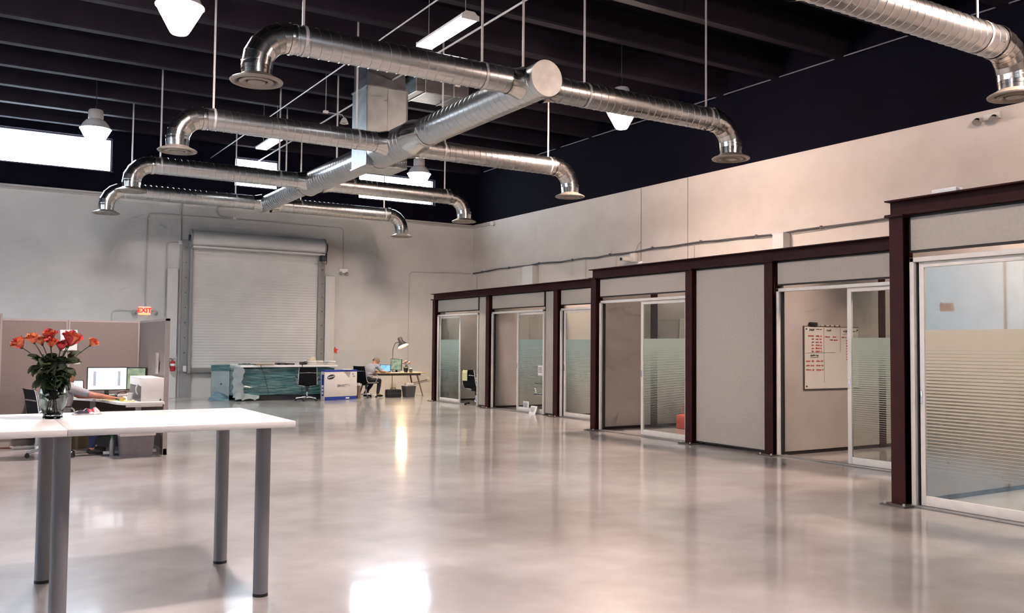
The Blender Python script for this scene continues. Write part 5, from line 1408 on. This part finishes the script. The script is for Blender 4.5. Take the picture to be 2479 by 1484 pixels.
def seated(lean, arm_r, arm_l, hd, seat_z=.44, k=1.0, facing_down=.5, legs=None, sleeve=True):
    """body facing local +x, hips at the origin; returns the fused pieces. tags: 0 skin 1 shirt 2 trousers 3 shoes 4 hair"""
    P = []
    hip = V((0, 0, seat_z+.10)); ch_ = hip + V((math.sin(lean)*.36, 0, math.cos(lean)*.36))*k; nk = hip + V((math.sin(lean*1.25)*.50, 0, math.cos(lean*1.25)*.50))*k
    P.append(('e', tuple(hip+V((.0, 0, .0))), (.125*k, .175*k, .13*k), lean*.5, 2))
    P.append(('e', tuple(hip*.62+ch_*.38), (.115*k, .155*k, .17*k), lean, 1))
    P.append(('e', tuple(hip*.22+ch_*.78), (.125*k, .175*k, .19*k), lean, 1))
    P.append(('c', nk+V((0, .12*k, -.06*k)), nk+V((0, -.12*k, -.06*k)), .072*k, .072*k, 1))
    P.append(('c', nk-V((0, 0, .04)), nk+V(hd[0])*.35, .052*k, .05*k, 0))
    hc = nk+V(hd[0]); tilt = hd[1]
    P.append(('e', tuple(hc), (.092*k, .074*k, .112*k), tilt, 0))                       # cranium and face
    f = Matrix.Rotation(tilt, 3, 'Y')
    P.append(('e', tuple(hc+f @ V((.035, 0, -.055))*k), (.058*k, .055*k, .065*k), tilt, 0))   # jaw
    P.append(('c', hc+f @ V((.088, 0, .0))*k, hc+f @ V((.105, 0, -.03))*k, .010*k, .014*k, 0))  # nose
    for s in (-1, 1):
        P.append(('e', tuple(hc+f @ V((-.005, s*.077, -.012))*k), (.020*k, .010*k, .030*k), tilt, 0))   # ears
        P.append(('e', tuple(hc+f @ V((.080, s*.030, .012))*k), (.012*k, .018*k, .010*k), tilt, 0))    # brow
        P.append(('c', hc+f @ V((.082, s*.016, -.058))*k, hc+f @ V((.086, 0, -.056))*k, .007*k, .008*k, 0))  # lips
    for s, arm in ((1, arm_l), (-1, arm_r)):
        sh_ = nk+V((0, s*.17*k, -.075*k)); elb, wr = V(arm[0]), V(arm[1])
        mid = sh_*.35+elb*.65
        P.append(('c', sh_, mid, .060*k, .052*k, 1)); P.append(('c', mid, elb, .042*k, .040*k, 0))
        P.append(('c', elb, elb*.6+wr*.4, .042*k, .038*k, 0)); P.append(('c', elb*.6+wr*.4, wr, .038*k, .024*k, 0))
        hand(P, wr, (wr-elb)*V((1, 1, .25)), 1 if s > 0 else -1)
    for s, lg_ in ((1, legs[1]), (-1, legs[0])):
        hp = hip+V((.02, s*.085*k, -.02)); kn, an = V(lg_[0]), V(lg_[1])
        P.append(('c', hp, kn, .085*k, .058*k, 2)); P.append(('c', kn, kn*.6+an*.4, .058*k, .054*k, 2)); P.append(('c', kn*.6+an*.4, an+V((0, 0, .07)), .054*k, .042*k, 2))
        P.append(('c', an+V((0, 0, .09)), an+V((0, 0, .03)), .032*k, .034*k, 0))
        P.append(('c', an+V((-.03, 0, .0)), an+V((.10, s*.01, -.01)), .036*k, .034*k, 3)); P.append(('c', an+V((.10, s*.01, -.01)), an+V((.16, s*.015, -.015)), .034*k, .026*k, 3))
    return P, hc, f
m_skin = mat('skin', (.48, .22, .15), .5, var=.08, scale=20)
m_shirt = mat('grey_blue_shirt', (.36, .35, .38), .8, var=.08, scale=12, bump=.2, bscale=30)
m_trs = mat('black_trousers', (.012, .012, .016), .8, var=.2)
m_jean = mat('dark_blue_jeans', (.015, .025, .075), .8, var=.2)
m_shoe = mat('black_shoe', (.012, .011, .011), .5)
m_hairg = mat('grey_blond_hair', (.24, .19, .13), .7, var=.35, scale=30, bump=.5, bscale=60)
m_hairb = mat('brown_hair', (.06, .035, .02), .6, var=.3, scale=40, bump=.5, bscale=60)
def hair_cap(t, hc, f, k, m, back=.0):
    h = MB()
    def fn(u, v):
        a = 2*PI*u; ph = PI/2*(1-v*1.12)
        front = math.cos(a)
        lim = .0
        r = V((.100*k, .083*k, .120*k))
        p = V((r.x*math.cos(ph)*math.cos(a), r.y*math.cos(ph)*math.sin(a), r.z*math.sin(ph)))
        if front > .2: p.z = max(p.z, .035*k+.03*front*k)
        else: p.z = max(p.z, -.055*k)
        p += V((-.008, 0, .004))*k
        n_ = math.sin(a*9)*.003+math.sin(v*17+a*4)*.003
        return hc + f @ (p*(1+n_*4))
    h.grid(fn, 36, 14)
    h.build('hair', m, t)
# seated at the corner desk
P, hc, f = seated(.46, ((.34, -.26, .73), (.58, -.18, .715)), ((.32, .26, .73), (.60, .14, .715)), ((.11, 0, .07), .75), .40, 1.04,
                  legs=(((.40, -.13, .47), (.34, -.13, .055)), ((.42, .13, .46), (.14, .16, .055))))
pn = person('person in a pale grey shirt bent over the corner desk, back to the roller door', (9.66, 23.34, 0), R(24), P, mats=[m_skin, m_shirt, m_trs, m_shoe])
hair_cap(pn, hc, f, 1.08, m_hairg)
# seated in the cubicle, right arm stretched along the desk
P, hc, f = seated(.10, ((.34, -.24, .79), (.61, -.18, .745)), ((.30, .25, .77), (.56, .20, .745)), ((.02, 0, .085), .6), .38, .97,
                  legs=(((.42, -.13, .47), (.36, -.13, .055)), ((.44, .13, .47), (.46, .13, .055))))
pn = person('person in a grey blue shirt reaching along the cubicle desk behind the roses', (1.13, 13.0, 0), R(12), P, mats=[m_skin, m_shirt, m_jean, m_shoe])
hair_cap(pn, hc, f, .97, m_hairb)

# ------------------------------------------------------------------ cubicle on the left
m_cub = mat('taupe_cubicle_fabric', (.235, .195, .180), .9, var=.05, scale=40, bump=.15, bscale=200)
m_cubt = mat('cubicle_trim', (.36, .32, .30), .5, var=.05)
def cub_panel(label, a, b_, z1, thick=.055):
    a = V((*a, 0)); b_ = V((*b_, 0)); d = (b_-a).normalized(); n = V((-d.y, d.x, 0))*thick/2
    t = T('cubicle_divider', label, 'cubicle divider', tuple((a+b_)/2), group='cubicle dividers')
    def slab(p, q, z0, z_, nn):
        return MB().poly([p-nn+V((0, 0, z0)), q-nn+V((0, 0, z0)), q+nn+V((0, 0, z0)), p+nn+V((0, 0, z0))], (0, 0, z_-z0))
    slab(a+d*.012, b_-d*.012, .08, z1-.03, n).build('fabric', m_cub, t, w=True, smooth=False)
    slab(a, b_, z1-.03, z1, n*1.08).build('top_cap', m_cubt, t, w=True, smooth=False)
    slab(a, b_, .0, .08, n*.8).build('base_raceway', m_cubt, t, w=True, smooth=False)
    for p in (a, b_-d*.024):
        slab(p, p+d*.024, .0, z1-.002, n*1.06).build('end_post', m_cubt, t, w=True, smooth=False)
    return t
cub_panel('taupe back panel of the cubicle behind the roses', (-.35, 14.58), (1.335, 14.58), 1.815)
cub_panel('taupe back panel of the cubicle behind the monitors', (1.34, 14.58), (2.32, 14.58), 1.815)
cub_panel('taupe side panel closing the cubicle on its right', (2.352, 14.61), (2.352, 12.56), 1.815)
cub_panel('cubicle panel just showing at the left picture edge', (-1.3, 14.0), (.475, 14.0), 1.87)
S(MB().grid(lambda u, v: V((1.245+.215*u-.015*v*(1-u), 14.545-.012*math.sin(PI*u)*(1-v), 1.365+.30*v)), 5, 5, (0, .0012, 0)), 'pinned_paper', m_paper, 'blank white sheet pinned to the cubicle back panel behind the roses', 'paper')
hl = T('document_holder', 'pale document holder hanging inside the cubicle side panel', 'holder', (2.30, 13.0, 1.05))
MB().box((2.312, 12.96, 1.06), (2.323, 13.16, 1.35), .003).build('backplate', mat('clear_holder', (.44, .39, .38), .3), hl, w=True)
MB().box((2.298, 12.90, 1.10), (2.310, 13.02, 1.24), .003).build('pocket', mat('clear_holder', (.44, .39, .38), .3), hl, w=True)

# desk
dsk = T('cubicle_desk', 'white corner desk with metal legs inside the cubicle', 'desk', (1.8, 13.5, 0))
MB().poly([(2.30, 12.36, .685), (2.30, 14.52, .685), (.85, 14.52, .685), (.85, 13.80, .685), (1.36, 13.74, .685), (1.62, 13.22, .685), (1.74, 12.52, .685), (1.80, 12.36, .685)], (0, 0, .03)).build('desktop', m_white, dsk, w=True, smooth=False)
MB().box((1.84, 12.40, .655), (2.28, 12.46, .685)).build('front_rail', m_white, dsk, w=True, smooth=False)
m_wl = mat('white_metal_leg', (.62, .62, .62), .35, .1)
for (x, y_, fx0, fx1) in ((2.06, 12.89, 1.64, 2.30),):
    l = MB().box((x-.035, y_-.03, .05), (x+.035, y_+.03, .66), .006).build('leg', m_wl, dsk, w=True)
    MB().box((fx0, y_-.035, .012), (fx1, y_+.035, .05), .006).build('foot_bar', m_wl, l, w=True)
l = MB().box((1.60, 14.0, .05), (1.67, 14.06, .685), .006).build('leg', m_wl, dsk, w=True)
MB().box((1.60, 13.72, .0), (1.67, 14.36, .05), .006).build('foot_bar', m_wl, l, w=True)
l = MB().box((.92, 14.0, .05), (.99, 14.06, .685), .006).build('leg', m_wl, dsk, w=True)
MB().box((.92, 13.72, .0), (.99, 14.36, .05), .006).build('foot_bar', m_wl, l, w=True)
DZ2 = .715
sb = T('desk_hutch', 'white open-sided shelf box on the cubicle desk', 'shelf', (2.17, 13.0, DZ2))
MB().box((2.03, 12.50, DZ2), (2.31, 12.515, 1.025), .002).build('end_panel', m_white, sb, w=True)
MB().box((2.03, 13.42, DZ2), (2.31, 13.44, 1.025), .002).build('end_panel', m_white, sb, w=True)
MB().box((2.03, 12.515, 1.005), (2.31, 13.42, 1.025), .002).build('top_panel', m_white, sb, w=True)
MB().box((2.295, 12.515, DZ2), (2.31, 13.42, 1.005), .002).build('back_panel', m_white, sb, w=True)
MB().box((2.03, 12.515, .915), (2.045, 13.42, 1.005), .002).build('fascia', m_white, sb, w=True)
MB().cyl((2.27, 12.497, DZ2+.02), (2.27, 12.501, DZ2+.02), .012, n=12).build('maker_mark', m_ink, sb, w=True)
MB().tube(rounded([(2.028, 12.72, .93), (2.0, 12.72, .90), (2.0, 12.72, .83), (2.028, 12.72, .80)], .03), .008, 6).build('cable_loop', m_pvc, sb, w=True)
mo, so = monitor('large monitor with a bright white page in the cubicle', (1.80, 13.92, DZ2), R(-2), .53, .335, scr_white, .085)
for x in (-.165, .155):
    MB().box((x-.018, -.0165, .15), (x+.018, -.0148, .36)).build('page_bar', screen_mat('grey_page_bar', (.42, .45, .50), (.46, .50, .54), 1.0), so, smooth=False)
monitor('dim second monitor half hidden behind the shelf box', (2.17, 13.88, DZ2), R(-24), .30, .33, scr_green, .085)
laptop('laptop', 'laptop with a white screen beside the shoulder of the person in the cubicle', (1.36, 13.92, DZ2), R(4), scr_white, .33)
cp = T('paper_cup', 'white paper cup beside the shelf box', 'cup', (1.93, 12.75, DZ2))
MB().lathe([(0, 0), (.028, 0), (.040, .10), (.042, .105), (.037, .10), (.026, .006), (0, .006)], 18, cap=False).build('cup', m_paper, cp)
MB().lathe([(0, .08), (.035, .08)], 16, cap=False).build('drink', mat('dark_coffee', (.02, .012, .008), .2), cp)
tp = T('tape_roll', 'small yellow tape roll on the cubicle desk', 'tape', (1.83, 12.72, DZ2))
MB().lathe([(.016, 0), (.032, 0), (.032, .045), (.016, .045), (.016, 0)], 18, cap=False).build('tape', mat('yellow_tape', (.62, .52, .10), .5), tp)
MB().lathe([(.0155, .001), (.0155, .044)], 14, cap=False).build('core', m_paper, tp)
for i, (x, y_, a, lab) in enumerate(((1.72, 12.90, .2, 'yellow notepad under the hand on the cubicle desk'), (1.90, 12.62, -.3, 'pale yellow notes near the front of the cubicle desk'))):
    t = T('notepad', lab, 'notepad', (x, y_, DZ2), a)
    MB().box((-.07, -.05, 0), (.07, .05, .008), .002).build('pad', mat('yellow_paper2', (.72, .62, .22), .7), t)
    MB().box((-.066, -.046, .008), (.066, .046, .0095)).build('top_sheet', mat('pale_yellow_paper', (.78, .70, .36), .7), t, smooth=False)
kb = T('keyboard', 'black keyboard in front of the large monitor', 'keyboard', (1.75, 13.48, DZ2), R(-12))
MB().box((-.20, -.065, 0), (.20, .065, .016), .005).build('case', m_black, kb)
for r_ in range(4): MB().box((-.19, -.055+.029*r_, .016), (.19, -.032+.029*r_, .021)).build('key_row', mat('dark_keys', (.03, .03, .033), .5), kb, smooth=False)
ms_ = T('mouse', 'black mouse under the hand in the cubicle', 'mouse', (1.82, 12.90, DZ2), R(8))
MB().ell((0, 0, .006), (.052, .030, .026), 16, 8).build('shell', m_black, ms_)
MB().cyl((.025, -.004, .029), (.025, .004, .029), .006, n=8).build('wheel', m_rod, ms_)
cl_ = T('headset', 'black headset lying behind the cup on the cubicle desk', 'headset', (1.93, 13.35, DZ2))
MB().tube(arc((0, 0, .02), .085, 0, PI, 12, (1, 0, 0), (0, .3, .95)), .011, 8).build('band', m_black, cl_)
for s in (-1, 1): MB().lathe([(0, -.014), (.034, -.014), (.036, .01), (0, .014)], 14).xf(Matrix.Translation((s*.085, 0, .036)) @ Matrix.Rotation(PI/2, 4, 'Y')).build('ear_pad', m_black, cl_)
ph = T('desk_phone', 'small black phone under the large monitor', 'phone', (1.62, 13.66, DZ2), R(-10))
MB().box((-.08, -.08, 0), (.08, .08, .05), .012).build('base', m_black, ph)
MB().tube([(-.06, -.07, .06), (-.06, 0, .075), (-.06, .07, .06)], .016, 8).build('handset', m_black, ph)

# floor under and beside the desk
wbn = T('waste_bin', 'grey plastic waste bin with a white liner beside the cubicle', 'bin', (2.0, 12.62, 0))
m_binp = mat('smoky_grey_bin', (.155, .14, .15), .4, var=.12, scale=10)
taper(MB(), .185, .205, .285, 0, .13, .15).build('bin_body', m_binp, wbn, smooth=False)
taper(MB(), .215, .222, .04, .275, .16, .166).build('liner_rim', mat('white_liner2', (.58, .52, .52), .45, var=.08), wbn, smooth=False)
MB().box((-.19, -.135, .26), (.19, .135, .275)).build('liner_inside', mat('white_liner2', (.58, .52, .52), .45), wbn, smooth=False)
bt = T('water_bottle', 'slim grey bottle with a green cap standing by the cubicle bin', 'bottle', (1.745, 12.86, 0))
MB().lathe([(0, 0), (.030, 0), (.032, .01), (.032, .17), (.022, .20), (.014, .215), (.014, .23)], 16).build('bottle_body', mat('grey_bottle', (.30, .29, .29), .3), bt)
MB().lathe([(0, .23), (.017, .23), (.017, .255), (0, .258)], 12).build('cap', mat('green_cap', (.03, .12, .05), .5), bt)
cbx = T('cardboard_box', 'brown cardboard box on the floor under the cubicle desk', 'carton', (1.40, 13.95, 0), R(6))
MB().box((-.18, -.15, 0), (.18, .15, .30), .003).build('carton', mat('brown_cardboard2', (.20, .13, .07), .8, var=.12), cbx)
MB().box((-.02, -.152, 0), (.02, .152, .302)).build('tape_strip', mat('tan_tape', (.30, .22, .12), .4), cbx, smooth=False)
pt = T('computer_tower', 'dark computer tower standing under the right half of the cubicle desk', 'computer', (2.05, 13.75, 0))
MB().box((-.10, -.22, .0), (.10, .22, .42), .008).build('case', m_black, pt)
MB().box((-.09, -.225, .02), (.09, -.218, .40)).build('front_panel', mat('dark_front', (.03, .03, .033), .4), pt, smooth=False)
br = T('power_strip', 'white power strip with brown cables on the floor at the left edge', 'power strip', (.62, 14.15, 0), R(4))
MB().box((.0, -.03, 0), (.42, .03, .04), .006).build('strip', m_pvc, br)
for i in range(3): MB().tube([(.02, -.02+.02*i, .02), (-.2, -.04+.03*i, .03), (-.5, .02*i, .015+.012*i), (-.9, -.03+.03*i, .015)], .012, 6).build('cord', mat('brown_cord', (.10, .04, .025), .6), br)
for i in range(4): MB().cyl((.06+.09*i, 0, .0395), (.06+.09*i, 0, .0415), .017, n=12).build('socket', m_ink, br)
